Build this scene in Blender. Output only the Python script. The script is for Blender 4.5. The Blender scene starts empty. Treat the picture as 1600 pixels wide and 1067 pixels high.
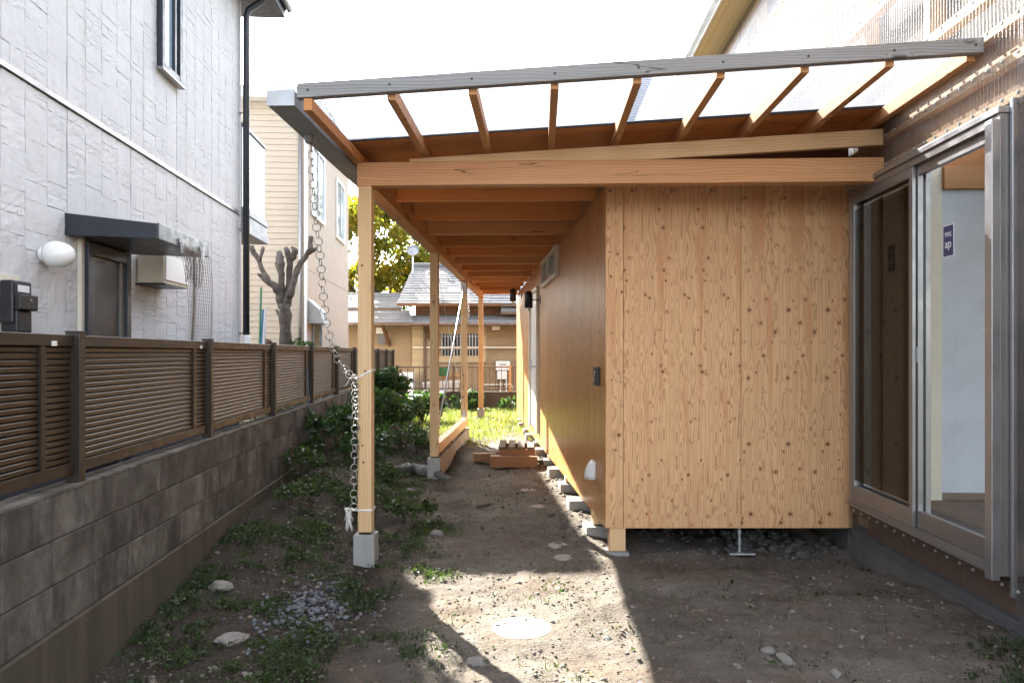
import bpy, math, random
import numpy as np
from mathutils import Vector, Matrix, noise as mnoise

random.seed(7)
rng = np.random.default_rng(7)
SC = bpy.context.scene
COL = SC.collection
R = math.radians

# ------------------------------------------------------------------ camera
F, CX, HY, CAMZ = 1150.0, 800.0, 552.0, 1.52
cam = bpy.data.cameras.new('camera')
camo = bpy.data.objects.new('camera', cam)
COL.objects.link(camo)
camo.location = (0, 0, CAMZ)
camo.rotation_euler = (R(90), 0, 0)
cam.sensor_fit = 'HORIZONTAL'
cam.sensor_width = 36
cam.lens = 36 * F / 1600
cam.shift_y = (HY - 533.5) / 1600
cam.clip_start = 0.05
cam.clip_end = 2000
SC.camera = camo

# ------------------------------------------------------------------ sky and sun
SUN_AZ, SUN_EL = -28.0, 35.5
world = bpy.data.worlds.new('World')
SC.world = world
world.use_nodes = True
wn = world.node_tree
sky = wn.nodes.new('ShaderNodeTexSky')
sky.sky_type = 'NISHITA'
sky.sun_disc = False
sky.sun_elevation = R(SUN_EL)
sky.sun_rotation = R(SUN_AZ)
sky.dust_density = 2.5
sky.air_density = 1.0
bg = wn.nodes['Background']
hz_ = wn.nodes.new('ShaderNodeHueSaturation')      # thin bright haze: a paler sky all round
hz_.inputs['Saturation'].default_value = 0.42
wn.links.new(sky.outputs[0], hz_.inputs['Color'])
wn.links.new(hz_.outputs[0], bg.inputs[0])
bg.inputs[1].default_value = 0.125
sun = bpy.data.lights.new('sun', 'SUN')
sun.energy = 5.0
sun.angle = R(0.5)
sun.color = (1.0, 0.95, 0.86)
suno = bpy.data.objects.new('sun', sun)
COL.objects.link(suno)
_s = Vector((math.sin(R(SUN_AZ)) * math.cos(R(SUN_EL)), math.cos(R(SUN_AZ)) * math.cos(R(SUN_EL)), math.sin(R(SUN_EL))))
suno.rotation_euler = _s.to_track_quat('Z', 'Y').to_euler()
suno.location = (0, 0, 30)
SC.view_settings.view_transform = 'Standard'
SC.view_settings.look = 'None'
SC.view_settings.gamma = 1
SC.view_settings.exposure = 3.02
SC.render.engine = 'CYCLES'
SC.cycles.max_bounces = 10
SC.cycles.transparent_max_bounces = 24
SC.cycles.caustics_reflective = False
SC.cycles.caustics_refractive = False

# ------------------------------------------------------------------ helpers: geometry
def W(px, py, Y):
    return Vector(((px - CX) / F * Y, Y, CAMZ + (HY - py) / F * Y))

def sm(x, a, b):
    t = np.clip((np.asarray(x, float) - a) / (b - a), 0, 1)
    return t * t * (3 - 2 * t)

class MB:
    def __init__(s):
        s.v = []; s.f = []
    def add(s, vs, fs):
        b = len(s.v)
        s.v += [tuple(p) for p in vs]
        s.f += [tuple(b + i for i in f) for f in fs]
        return s
    def box(s, x0, x1, y0, y1, z0, z1, M=None):
        vs = [(x0,y0,z0),(x1,y0,z0),(x1,y1,z0),(x0,y1,z0),(x0,y0,z1),(x1,y0,z1),(x1,y1,z1),(x0,y1,z1)]
        if M is not None: vs = [M @ Vector(p) for p in vs]
        return s.add(vs, [(0,3,2,1),(4,5,6,7),(0,1,5,4),(1,2,6,5),(2,3,7,6),(3,0,4,7)])
    def beam(s, a, b, w, h, up=(0,0,1)):
        a = Vector(a); b = Vector(b); d = (b - a); L = d.length; d.normalize()
        side = d.cross(Vector(up)).normalized(); u = side.cross(d)
        M = Matrix((( d.x, side.x, u.x, a.x), (d.y, side.y, u.y, a.y), (d.z, side.z, u.z, a.z), (0,0,0,1)))
        return s.box(0, L, -w/2, w/2, -h/2, h/2, M)
    def tube(s, pts, r, n=8, cap=True):
        pts = [Vector(p) for p in pts]
        rs = r if isinstance(r, (list, tuple)) else [r] * len(pts)
        vs = []; fs = []; pu = None
        for i, p in enumerate(pts):
            d = (pts[min(i+1, len(pts)-1)] - pts[max(i-1, 0)]).normalized()
            if pu is None:
                pu = d.orthogonal().normalized()
            u = (pu - d * pu.dot(d)).normalized(); pu = u
            w = d.cross(u)
            for k in range(n):
                a = 2 * math.pi * k / n
                vs.append(p + (u * math.cos(a) + w * math.sin(a)) * rs[i])
        for i in range(len(pts) - 1):
            for k in range(n):
                fs.append((i*n+k, i*n+(k+1) % n, (i+1)*n+(k+1) % n, (i+1)*n+k))
        if cap:
            fs.append(tuple(range(n))[::-1]); fs.append(tuple((len(pts)-1)*n + k for k in range(n)))
        return s.add(vs, fs)
    def lathe(s, prof, n=20, M=None):
        vs = []; fs = []
        for r, z in prof:
            for k in range(n):
                a = 2*math.pi*k/n
                vs.append(Vector((r*math.cos(a), r*math.sin(a), z)))
        if M is not None: vs = [M @ p for p in vs]
        for i in range(len(prof)-1):
            for k in range(n):
                fs.append((i*n+k, i*n+(k+1)%n, (i+1)*n+(k+1)%n, (i+1)*n+k))
        fs.append(tuple(range(n))[::-1]); fs.append(tuple((len(prof)-1)*n+k for k in range(n)))
        return s.add(vs, fs)
    def torus(s, R_, r, n=16, m=6):
        vs = []; fs = []
        for i in range(n):
            a = 2*math.pi*i/n
            for j in range(m):
                b = 2*math.pi*j/m
                q = R_ + r*math.cos(b)
                vs.append((q*math.cos(a), q*math.sin(a), r*math.sin(b)))
        for i in range(n):
            for j in range(m):
                fs.append((i*m+j, ((i+1)%n)*m+j, ((i+1)%n)*m+(j+1)%m, i*m+(j+1)%m))
        return s.add(vs, fs)
    def prism(s, poly, y0, y1):
        n = len(poly)
        vs = [(x, y0, z) for x, z in poly] + [(x, y1, z) for x, z in poly]
        fs = [tuple(range(n)), tuple(range(n, 2*n))[::-1]] + [(i, i+n, (i+1) % n + n, (i+1) % n) for i in range(n)]
        return s.add(vs, fs)

def mesh_of(name, mb, m, smooth=False):
    me = bpy.data.meshes.new(name)
    me.from_pydata(mb.v, [], mb.f)
    me.materials.append(m)
    if smooth:
        me.shade_smooth()
    me.update()
    return me

def recalc(me):
    import bmesh
    b = bmesh.new(); b.from_mesh(me); bmesh.ops.recalc_face_normals(b, faces=b.faces); b.to_mesh(me); b.free()

def put(name, me, parent=None, loc=(0,0,0), rot=(0,0,0), bevel=0):
    o = bpy.data.objects.new(name, me)
    COL.objects.link(o)
    if parent is not None: o.parent = parent
    o.location = loc
    o.rotation_euler = rot
    if bevel:
        md = o.modifiers.new('bevel', 'BEVEL'); md.width = bevel; md.segments = 2; md.limit_method = 'ANGLE'
    return o

def obj(name, mb, m, parent=None, loc=(0,0,0), rot=(0,0,0), bevel=0, smooth=False, center=False):
    me = mesh_of(name, mb, m, smooth)
    recalc(me)
    if center and loc == (0,0,0):
        c = Vector((0,0,0))
        vs = [v.co.copy() for v in me.vertices]
        lo = Vector((min(v.x for v in vs), min(v.y for v in vs), min(v.z for v in vs)))
        hi = Vector((max(v.x for v in vs), max(v.y for v in vs), max(v.z for v in vs)))
        c = Vector(((lo.x+hi.x)/2, (lo.y+hi.y)/2, lo.z))
        me.transform(Matrix.Translation(-c))
        loc = c
    return put(name, me, parent, loc, rot, bevel)

def tag(o, label=None, cat=None, group=None, kind=None):
    if label: o['label'] = label
    if cat: o['category'] = cat
    if group: o['group'] = group
    if kind: o['kind'] = kind
    return o

def root(name, loc, rz, label, cat, group=None):
    o = bpy.data.objects.new(name, None)
    COL.objects.link(o)
    o.location = loc; o.rotation_euler = (0, 0, rz); o.empty_display_size = 0.2
    return tag(o, label, cat, group)

class Frame:
    def __init__(s, x, y, th):
        s.o = Vector((x, y, 0)); s.c = math.cos(th); s.n = math.sin(th); s.th = th
    def loc(s, w):
        x = w[0]-s.o.x; y = w[1]-s.o.y
        return Vector((x*s.c + y*s.n, -x*s.n + y*s.c, w[2]))
    def wor(s, u, v, z=0):
        return Vector((s.o.x + u*s.c - v*s.n, s.o.y + u*s.n + v*s.c, z))

def fast_mesh(name, V, Fq, m):
    """numpy verts (N,3) and faces (M,k)"""
    me = bpy.data.meshes.new(name)
    k = Fq.shape[1]
    me.vertices.add(len(V)); me.vertices.foreach_set('co', np.ascontiguousarray(V, dtype=np.float32).ravel())
    me.loops.add(Fq.size); me.loops.foreach_set('vertex_index', np.ascontiguousarray(Fq, dtype=np.int32).ravel())
    me.polygons.add(len(Fq))
    me.polygons.foreach_set('loop_start', np.arange(0, Fq.size, k, dtype=np.int32))
    me.polygons.foreach_set('loop_total', np.full(len(Fq), k, dtype=np.int32))
    me.materials.append(m)
    me.update(calc_edges=True); me.validate()
    return me

# ------------------------------------------------------------------ helpers: materials
class NT:
    def fres(s, ior):
        g = s.N.new('ShaderNodeNewGeometry')
        i = s.nd('ShaderNodeMapRange', {0: g.outputs['Backfacing'], 1: 0.0, 2: 1.0, 3: ior, 4: 1/ior}).outputs[0]
        return s.nd('ShaderNodeFresnel', {'IOR': i})
    def __init__(s, name):
        s.m = bpy.data.materials.new(name); s.m.use_nodes = True
        s.t = s.m.node_tree; s.N = s.t.nodes; s.L = s.t.links
        s.b = s.N['Principled BSDF']; s.out = s.N['Material Output']
        s.co = s.N.new('ShaderNodeTexCoord'); s.oi = s.N.new('ShaderNodeObjectInfo')
    def set(s, sock, v):
        if isinstance(v, bpy.types.NodeSocket): s.L.new(v, sock)
        elif v is not None:
            if isinstance(v, (tuple, list)) and len(v) == 3 and sock.type == 'RGBA': v = (*v, 1)
            sock.default_value = v
    def nd(s, ty, ins=None, **props):
        n = s.N.new(ty)
        for k, v in props.items(): setattr(n, k, v)
        for k, v in (ins or {}).items(): s.set(n.inputs[k], v)
        return n
    def ma(s, op, a, b=None, c=None, clamp=False):
        n = s.N.new('ShaderNodeMath'); n.operation = op; n.use_clamp = clamp
        s.set(n.inputs[0], a)
        if b is not None: s.set(n.inputs[1], b)
        if c is not None: s.set(n.inputs[2], c)
        return n.outputs[0]
    def vm(s, op, a, b):
        n = s.N.new('ShaderNodeVectorMath'); n.operation = op
        s.set(n.inputs[0], a); s.set(n.inputs[1], b)
        return n.outputs[0]
    def noise(s, vec, scale=5, detail=3, rough=.55, dist=0):
        return s.nd('ShaderNodeTexNoise', {'Vector': vec, 'Scale': scale, 'Detail': detail, 'Roughness': rough, 'Distortion': dist}).outputs['Fac']
    def ramp(s, fac, stops, interp='LINEAR'):
        n = s.N.new('ShaderNodeValToRGB'); s.set(n.inputs[0], fac)
        n.color_ramp.interpolation = interp
        e = n.color_ramp.elements
        while len(e) < len(stops): e.new(0.5)
        for i, (p, c) in enumerate(stops):
            e[i].position = p; e[i].color = (*c, 1) if len(c) == 3 else c
        return n.outputs[0]
    def rampf(s, fac, a, b, lo=0, hi=1):
        n = s.nd('ShaderNodeMapRange', {0: fac, 1: a, 2: b, 3: lo, 4: hi})
        n.interpolation_type = 'SMOOTHSTEP'
        return n.outputs[0]
    def mix(s, fac, a, b, mode='MIX'):
        n = s.N.new('ShaderNodeMix'); n.data_type = 'RGBA'; n.blend_type = mode
        s.set(n.inputs[0], fac); s.set(n.inputs[6], a); s.set(n.inputs[7], b)
        return n.outputs[2]
    def bump(s, h, strength=.3, dist=.01):
        n = s.nd('ShaderNodeBump', {'Height': h, 'Strength': strength, 'Distance': dist})
        s.L.new(n.outputs[0], s.b.inputs['Normal'])
    def fin(s, col=None, rough=.6, metal=0, spec=None):
        if col is not None: s.set(s.b.inputs['Base Color'], col)
        s.set(s.b.inputs['Roughness'], rough); s.set(s.b.inputs['Metallic'], metal)
        if spec is not None: s.set(s.b.inputs['Specular IOR Level'], spec)
        return s.m
    def rndvec(s, k=40):
        r = s.oi.outputs['Random']
        n = s.nd('ShaderNodeCombineXYZ', {0: s.ma('MULTIPLY', r, k), 1: s.ma('MULTIPLY', r, k*1.7), 2: s.ma('MULTIPLY', r, k*.6)})
        return n.outputs[0]

def plain(name, col, rough=.5, metal=0, var=.12, scale=6, bump=.05, bscale=60, spec=None):
    n = NT(name)
    v = s_ = n.vm('ADD', n.co.outputs['Object'], n.rndvec())
    f = n.noise(v, scale, 4)
    c0 = tuple(max(0, x*(1-var)) for x in col); c1 = tuple(min(1, x*(1+var)) for x in col)
    c = n.ramp(f, [(.3, c0), (.7, c1)])
    if bump: n.bump(n.noise(v, bscale, 3), bump, .004)
    rr = n.rampf(n.noise(v, scale*2.3, 3), .3, .7, max(0.02, rough-.08), min(1, rough+.08))
    return n.fin(c, rr, metal, spec)

def wood(name, light, dark, axis, rough=.6, red=None, knots=.5, grain=1.0):
    """sawn timber, grain along one axis of the object"""
    n = NT(name)
    sc = {'x': (1, 14, 14), 'y': (14, 1, 14), 'z': (14, 14, 1)}[axis]
    off = n.rndvec(30)
    base = n.vm('ADD', n.co.outputs['Object'], off)
    # knots: sparse cells
    ks = {'x': (1.6, 5, 5), 'y': (5, 1.6, 5), 'z': (5, 5, 1.6)}[axis]
    kv = n.vm('MULTIPLY', base, ks)
    vo = n.nd('ShaderNodeTexVoronoi', {'Vector': kv, 'Scale': 1.15})
    d = vo.outputs['Distance']
    kd = n.rampf(d, .06, .2, 1, 0)
    wob = n.noise(n.vm('MULTIPLY', base, {'x': (1.2, 5, 5), 'y': (5, 1.2, 5), 'z': (5, 5, 1.2)}[axis]), 1.0, 2)
    g = n.noise(n.vm('MULTIPLY', base, tuple(q*2.2 if q > 1 else .8 for q in sc)), 1.0, 4, .6)
    comp = n.nd('ShaderNodeSeparateXYZ', {0: base}).outputs[{'x': 2, 'y': 0, 'z': 0}[axis]]
    comp2 = n.nd('ShaderNodeSeparateXYZ', {0: base}).outputs[{'x': 1, 'y': 2, 'z': 1}[axis]]
    ring = n.ma('ADD', n.ma('MULTIPLY', n.ma('ADD', comp, n.ma('MULTIPLY', comp2, .7)), 55), n.ma('MULTIPLY', wob, 5))
    ring = n.ma('ADD', ring, n.ma('MULTIPLY', kd, 2.0))
    fr = n.ma('FRACT', ring)
    line = n.rampf(fr, .3, .97)
    tot = n.ma('ADD', n.ma('MULTIPLY', line, .30 * grain), n.ma('MULTIPLY', g, .65))
    c = n.ramp(tot, [(.22, light), (.8, dark)])
    patch = n.noise(n.vm('MULTIPLY', base, tuple(.7 if q == 1 else 4 for q in sc)), 1.0, 2)
    c = n.mix(n.rampf(patch, .45, .7, 0, .55), c, red or tuple(x*.8 for x in light))
    # each piece its own tone
    tone = n.ma('MULTIPLY_ADD', n.oi.outputs['Random'], .3, .85)
    c = n.mix(1.0, c, n.nd('ShaderNodeCombineXYZ', {0: tone, 1: tone, 2: tone}).outputs[0], 'MULTIPLY')
    kk = n.ma('MULTIPLY', n.rampf(d, .05, .11, 1, 0), knots, clamp=True)
    c = n.mix(kk, c, tuple(x*.32 for x in dark))
    cn = n.noise(n.vm('MULTIPLY', base, {'x': (.9, 11, 11), 'y': (11, .9, 11), 'z': (11, 11, .9)}[axis]), 1.0, 3, .5)
    cm = n.noise(n.vm('MULTIPLY', base, {'x': (1.1, 4, 4), 'y': (4, 1.1, 4), 'z': (4, 4, 1.1)}[axis]), 1.0, 1)
    crack = n.ma('MULTIPLY', n.rampf(n.ma('ABSOLUTE', n.ma('SUBTRACT', cn, .5)), .004, .012, 1, 0), n.rampf(cm, .56, .62))
    c = n.mix(n.ma('MULTIPLY', crack, .8), c, tuple(x*.25 for x in dark))
    n.bump(n.ma('SUBTRACT', tot, crack), .2, .003)
    return n.fin(c, rough, 0, .3)

def plywood(name, light, dark, red, rough, spec=.3, knots=1.0, contrast=1.0, gloss=None, contour=13.0, period=.305, streak=.25, sfreq=38):
    """rotary-cut larch plywood: a peeled log, so figure repeats across the sheet"""
    n = NT(name)
    xyz = n.nd('ShaderNodeSeparateXYZ', {0: n.co.outputs['Object']})
    rnd = n.oi.outputs['Random']
    x = xyz.outputs[0]; z = xyz.outputs[2]
    x2 = n.ma('ADD', x, n.ma('MULTIPLY', rnd, 5.3))
    th = n.ma('MULTIPLY', x2, 2*math.pi/period)
    r = n.ma('SUBTRACT', .05, n.ma('MULTIPLY', x, .006))
    cx = n.ma('MULTIPLY', r, n.ma('COSINE', th)); cy = n.ma('MULTIPLY', r, n.ma('SINE', th))
    cx = n.ma('ADD', cx, n.ma('MULTIPLY', rnd, 3.0)); cy = n.ma('ADD', cy, n.ma('MULTIPLY', rnd, 7.0))
    def vec(a, b):
        return n.nd('ShaderNodeCombineXYZ', {0: n.ma('MULTIPLY', cx, a), 1: n.ma('MULTIPLY', cy, a), 2: n.ma('MULTIPLY', z, b)}).outputs[0]
    vo = n.nd('ShaderNodeTexVoronoi', {'Vector': vec(9.0, 8.0), 'Scale': 1.0, 'Randomness': 1.0})
    vo2 = n.nd('ShaderNodeTexVoronoi', {'Vector': vec(14, 12), 'Scale': 1.0, 'Randomness': 1.0})
    def pick(v, thr):   # only some cells carry a knot
        r_ = n.nd('ShaderNodeSeparateColor', {0: v.outputs['Color']}).outputs[0]
        return n.ma('ADD', v.outputs['Distance'], n.ma('MULTIPLY', n.ma('GREATER_THAN', r_, thr), 5.0))
    kn = n.noise(vec(30, 26), 1.0, 2)
    d = n.ma('ADD', pick(vo, .80), n.ma('MULTIPLY', n.ma('SUBTRACT', kn, .5), .16)); d2 = n.ma('ADD', pick(vo2, .74), n.ma('MULTIPLY', n.ma('SUBTRACT', kn, .5), .2))
    szz = n.nd('ShaderNodeSeparateColor', {0: vo.outputs['Color']}).outputs[1]
    d = n.ma('ADD', d, n.ma('MULTIPLY', szz, .07))
    # the grain swerves round each knot over a taller patch
    vs_ = n.nd('ShaderNodeTexVoronoi', {'Vector': vec(9.0, 4.5), 'Scale': 1.0, 'Randomness': 1.0, })
    ds = vs_.outputs['Distance']
    f = n.noise(vec(15, .34), 1.0, .7, .5)
    f2 = n.noise(vec(46, .6), 1.0, 2, .5)
    fld = n.ma('ADD', n.ma('MULTIPLY', f, contour), n.ma('MULTIPLY', f2, .16))
    fld = n.ma('ADD', fld, n.ma('MULTIPLY', n.rampf(ds, .0, .8, 1, 0), 1.5))
    fld = n.ma('ADD', fld, n.ma('MULTIPLY', n.rampf(d2, .0, .5, 1, 0), .5))
    fr = n.ma('FRACT', fld)
    line = n.ma('MULTIPLY', n.rampf(fr, .45, .94), n.rampf(fr, .95, .999, 1, 0))
    fine = n.noise(n.nd('ShaderNodeCombineXYZ', {0: n.ma('MULTIPLY', x, 260), 1: 0.0, 2: n.ma('MULTIPLY', z, 3.5)}).outputs[0], 1, 3, .6)
    tot = n.ma('ADD', n.ma('MULTIPLY', line, .55*contrast), n.ma('ADD', n.ma('MULTIPLY', fine, .34), n.ma('MULTIPLY', n.ma('SUBTRACT', n.noise(n.nd('ShaderNodeCombineXYZ', {0: n.ma('MULTIPLY', x2, sfreq), 1: 0.0, 2: n.ma('MULTIPLY', z, .9)}).outputs[0], 1, 3, .6), .4), streak)))
    c = n.ramp(tot, [(.15, light), (.45, tuple(a*.7+b*.3 for a, b in zip(light, dark))), (.95, dark)])
    pr = n.noise(vec(13, .8), 1.0, 1.5)
    c = n.mix(n.rampf(pr, .52, .70, 0, .75*contrast), c, red)
    big = n.noise(n.nd('ShaderNodeCombineXYZ', {0: n.ma('MULTIPLY', x2, 2.2), 1: rnd, 2: n.ma('MULTIPLY', z, .7)}).outputs[0], 1, 2)
    c = n.mix(n.rampf(big, .35, .65, 0, .25), c, tuple(q*.72 for q in light))
    k1 = n.rampf(d, .06, .16, 1, 0); k2 = n.rampf(d2, .04, .14, .9, 0)
    halo = n.ma('MAXIMUM', n.rampf(d, .10, .28, .6, 0), n.rampf(d2, .08, .24, .45, 0))
    c = n.mix(n.ma('MULTIPLY', halo, knots), c, tuple(q*.75 for q in red))
    kk = n.ma('MULTIPLY', n.ma('MAXIMUM', k1, k2), knots, clamp=True)
    c = n.mix(n.ma('MULTIPLY', kk, .95), c, (.105, .04, .018))
    n.bump(n.ma('SUBTRACT', fine, n.ma('MULTIPLY', line, .6)), .25, .0015)
    rr = rough if gloss is None else n.rampf(fine, .3, .7, gloss[0], gloss[1])
    return n.fin(c, rr, 0, spec)

def concrete(name, col, dark, sc=3.0, stain=.5):
    n = NT(name)
    v = n.vm('ADD', n.co.outputs['Object'], n.rndvec())
    a = n.noise(v, sc, 5, .65)
    st = n.noise(n.vm('MULTIPLY', v, (6, 6, .9)), 1.3, 4, .6)
    c = n.ramp(a, [(.3, tuple(x*.75 for x in col)), (.7, col)])
    c = n.mix(n.rampf(st, .42, .68, 0, stain), c, dark)
    tone = n.ma('MULTIPLY_ADD', n.oi.outputs['Random'], .25, .87)
    c = n.mix(1.0, c, n.nd('ShaderNodeCombineXYZ', {0: tone, 1: tone, 2: tone}).outputs[0], 'MULTIPLY')
    sp = n.noise(v, 160, 2)
    n.bump(n.ma('ADD', sp, n.ma('MULTIPLY', a, .6)), .35, .004)
    return n.fin(c, .92, 0, .2)

def polycarb(name, clear=.72, white=(.86, .9, .95), tint=(.9, .92, .95)):
    n = NT(name)
    tr = n.nd('ShaderNodeBsdfTransparent', {'Color': tint})
    tl = n.nd('ShaderNodeBsdfTranslucent', {'Color': white})
    df = n.nd('ShaderNodeBsdfDiffuse', {'Color': white})
    gl = n.nd('ShaderNodeBsdfGlossy', {'Color': (1, 1, 1), 'Roughness': .08})
    m1 = n.nd('ShaderNodeMixShader', {0: .35, 1: tl.outputs[0], 2: df.outputs[0]})
    m2 = n.nd('ShaderNodeMixShader', {0: 1-clear, 1: tr.outputs[0], 2: m1.outputs[0]})
    fr = n.fres(1.5)
    m3 = n.nd('ShaderNodeMixShader', {0: fr.outputs[0], 1: m2.outputs[0], 2: gl.outputs[0]})
    n.L.new(m3.outputs[0], n.out.inputs[0])
    return n.m

def glass(name, tint=(.93, .97, .95), ior=1.5, base=0.0):
    n = NT(name)
    tr = n.nd('ShaderNodeBsdfTransparent', {'Color': tint})
    gl = n.nd('ShaderNodeBsdfGlossy', {'Color': (1, 1, 1), 'Roughness': .01})
    fr = n.fres(ior)
    f = n.ma('ADD', fr.outputs[0], base, clamp=True)
    m = n.nd('ShaderNodeMixShader', {0: f, 1: tr.outputs[0], 2: gl.outputs[0]})
    n.L.new(m.outputs[0], n.out.inputs[0])
    return n.m

def leafmat(name, stops, scale=3.0, tr=.45):
    n = NT(name)
    f = n.noise(n.co.outputs['Object'], scale, 4, .7)
    w = n.nd('ShaderNodeTexWhiteNoise', {'Vector': n.vm('SNAP', n.co.outputs['Object'], (.06, .06, .06))}).outputs['Value']
    c = n.ramp(n.ma('ADD', n.ma('MULTIPLY', f, .7), n.ma('MULTIPLY', w, .3)), stops)
    df = n.nd('ShaderNodeBsdfPrincipled', {'Base Color': c, 'Roughness': .5, 'Specular IOR Level': .35})
    tl = n.nd('ShaderNodeBsdfTranslucent', {'Color': n.mix(1.0, c, (1.6, 1.8, .7), 'MULTIPLY')})
    m = n.nd('ShaderNodeMixShader', {0: tr, 1: df.outputs[0], 2: tl.outputs[0]})
    n.L.new(m.outputs[0], n.out.inputs[0])
    return n.m

# palette
PINE = ((.74, .52, .29), (.54, .33, .155))
LARCH = ((.62, .335, .155), (.40, .18, .072))
REDW = ((.62, .285, .10), (.40, .15, .046))
M = {}
for ax in 'xyz':
    M['pine_'+ax] = wood('pale_pine_'+ax, PINE[0], PINE[1], ax, .55, (.60, .36, .16))
    M['larch_'+ax] = wood('larch_timber_'+ax, LARCH[0], LARCH[1], ax, .55, (.50, .26, .11))
    M['red_'+ax] = wood('reddish_timber_'+ax, REDW[0], REDW[1], ax, .6, (.42, .19, .08))
    M['grey_'+ax] = wood('weathered_grey_timber_'+ax, (.36, .355, .35), (.17, .168, .165), ax, .85, (.28, .27, .25), .9)
    M['dark_'+ax] = wood('dark_brown_timber_'+ax, (.20, .10, .05), (.10, .05, .025), ax, .7, (.17, .08, .04))
M['ply_front'] = plywood('knotty_plywood', (.71, .42, .21), (.34, .145, .06), (.55, .24, .10), .6, .3)
M['ply_side'] = plywood('oiled_plywood', (.60, .30, .105), (.33, .135, .04), (.42, .20, .08), .42, .45, .25, .8, (.25, .5), 6.0, .6, 1.3, 11)
M['ply_in'] = plywood('interior_plywood', (.42, .27, .15), (.27, .15, .07), (.33, .17, .08), .6, .3, .4)
M['ply_yellow'] = plywood('yellow_soffit_plywood', (.70, .52, .26), (.5, .33, .14), (.6, .38, .16), .6, .3, .5)
M['conc'] = concrete('footing_concrete', (.42, .41, .39), (.24, .235, .225))
M['conc_pale'] = concrete('pale_concrete', (.40, .37, .33), (.27, .25, .22), 4, .3)
M['found'] = concrete('foundation_concrete', (.15, .147, .142), (.09, .088, .085), 2)
def block_mat():
    n = NT('block_concrete')
    v = n.vm('ADD', n.co.outputs['Object'], n.rndvec())
    a = n.noise(v, 4.5, 6, .7)
    c = n.ramp(a, [(.32, (.070, .059, .048)), (.5, (.118, .102, .086)), (.68, (.185, .166, .143))])
    st = n.noise(n.vm('MULTIPLY', v, (6, 6, 2.0)), 1.0, 5, .7)
    c = n.mix(n.rampf(st, .46, .66, 0, .75), c, (.045, .038, .032))
    pale = n.noise(n.vm('MULTIPLY', v, (3.2, 3.2, 2.4)), 1.0, 5, .75)
    c = n.mix(n.rampf(pale, .58, .72, 0, .55), c, (.24, .23, .215))
    tone = n.ma('MULTIPLY_ADD', n.oi.outputs['Random'], .4, .78)
    c = n.mix(1.0, c, n.nd('ShaderNodeCombineXYZ', {0: tone, 1: tone, 2: tone}).outputs[0], 'MULTIPLY')
    n.bump(n.ma('ADD', n.noise(v, 160, 2), n.ma('MULTIPLY', a, .6)), .4, .004)
    return n.fin(c, .93, 0, .2)
M['block'] = block_mat()
M['block_base'] = concrete('block_base_concrete', (.095, .078, .058), (.045, .037, .027), 2.5, .6)
def siding_mat():
    n = NT('white_stone_siding')
    v = n.vm('ADD', n.co.outputs['Object'], n.rndvec())
    c = n.ramp(n.noise(v, 2.5, 5, .6), [(.3, (.58, .58, .583)), (.7, (.65, .65, .65))])
    st = n.noise(n.vm('MULTIPLY', n.co.outputs['Object'], (7, 7, .5)), 1.0, 4, .6)
    c = n.mix(n.rampf(st, .52, .75, 0, .35), c, (.42, .415, .40))
    h = n.ma('ADD', n.noise(v, 26, 4, .6), n.ma('MULTIPLY', n.noise(n.vm('MULTIPLY', v, (9, 9, 26)), 1.0, 3), 1.2))
    n.bump(h, .42, .007)
    return n.fin(c, .8, 0, .25)
M['siding'] = siding_mat()
M['navy'] = plain('dark_navy_metal', (.022, .025, .034), .4, 0, .2)
M['slate'] = plain('slate_metal', (.085, .095, .095), .35, .5, .1)
M['black'] = plain('black_plastic', (.014, .014, .015), .4)
M['black_metal'] = plain('black_metal', (.018, .018, .02), .35, .4)
M['alu'] = plain('grey_aluminium', (.36, .36, .365), .35, .75, .04, 3, 0)
M['alu_dark'] = plain('bronze_grey_aluminium', (.27, .258, .25), .38, .6, .05, 3, 0)
M['steel'] = plain('galvanised_steel', (.55, .56, .57), .38, .9, .1)
M['ring'] = plain('chain_metal', (.40, .39, .37), .32, .8, .1)
M['gutter'] = plain('grey_gutter', (.27, .285, .285), .45, .0, .05, 3, 0)
M['white_plastic'] = plain('white_plastic', (.78, .78, .77), .4, 0, .03, 4, 0)
M['opal'] = plain('opal_glass', (.80, .80, .77), .18, 0, .02, 4, 0)
M['cream_paint'] = plain('cream_paint', (.68, .64, .53), .5, 0, .04, 4, .03)
M['fence'] = plain('brown_fence_metal', (.030, .0205, .0138), .42, .1, .15, 5, .02, 40)
def slat_mat():
    n = NT('brown_fence_slat')
    tone = n.ma('MULTIPLY_ADD', n.oi.outputs['Random'], .35, .82)
    c = n.mix(1.0, (.034, .0205, .0112), n.nd('ShaderNodeCombineXYZ', {0: tone, 1: tone, 2: tone}).outputs[0], 'MULTIPLY')
    return n.fin(c, .38, 0, .5)
M['fence_slat'] = slat_mat()
M['beige'] = plain('beige_siding', (.42, .355, .285), .75, 0, .04, 2, .1)
M['cream_wall'] = plain('cream_stucco', (.45, .38, .305), .8, 0, .03, 2, .15, 80)
M['tan_wall'] = plain('tan_plaster', (.27, .205, .125), .85, 0, .1, 2, .3, 40)
M['tan_board'] = plain('tan_boards', (.40, .325, .205), .75, 0, .07, 2, .1)
M['tile_grey'] = plain('grey_roof_slate', (.13, .135, .145), .45, 0, .15, 4, .2, 20)
M['rail'] = plain('rusty_brown_rail', (.13, .085, .055), .6, .2, .3)
M['bark'] = plain('grey_bark', (.11, .092, .08), .95, 0, .4, 12, .9, 30)
M['bark2'] = plain('dark_bark', (.07, .055, .04), .95, 0, .3, 12, .8, 30)
M['stone'] = plain('pale_stone', (.19, .175, .155), .9, 0, .25, 12, .6, 40)
M['gravel'] = plain('blue_grey_gravel', (.105, .107, .116), .85, 0, .75, 30, .4, 60)
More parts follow.
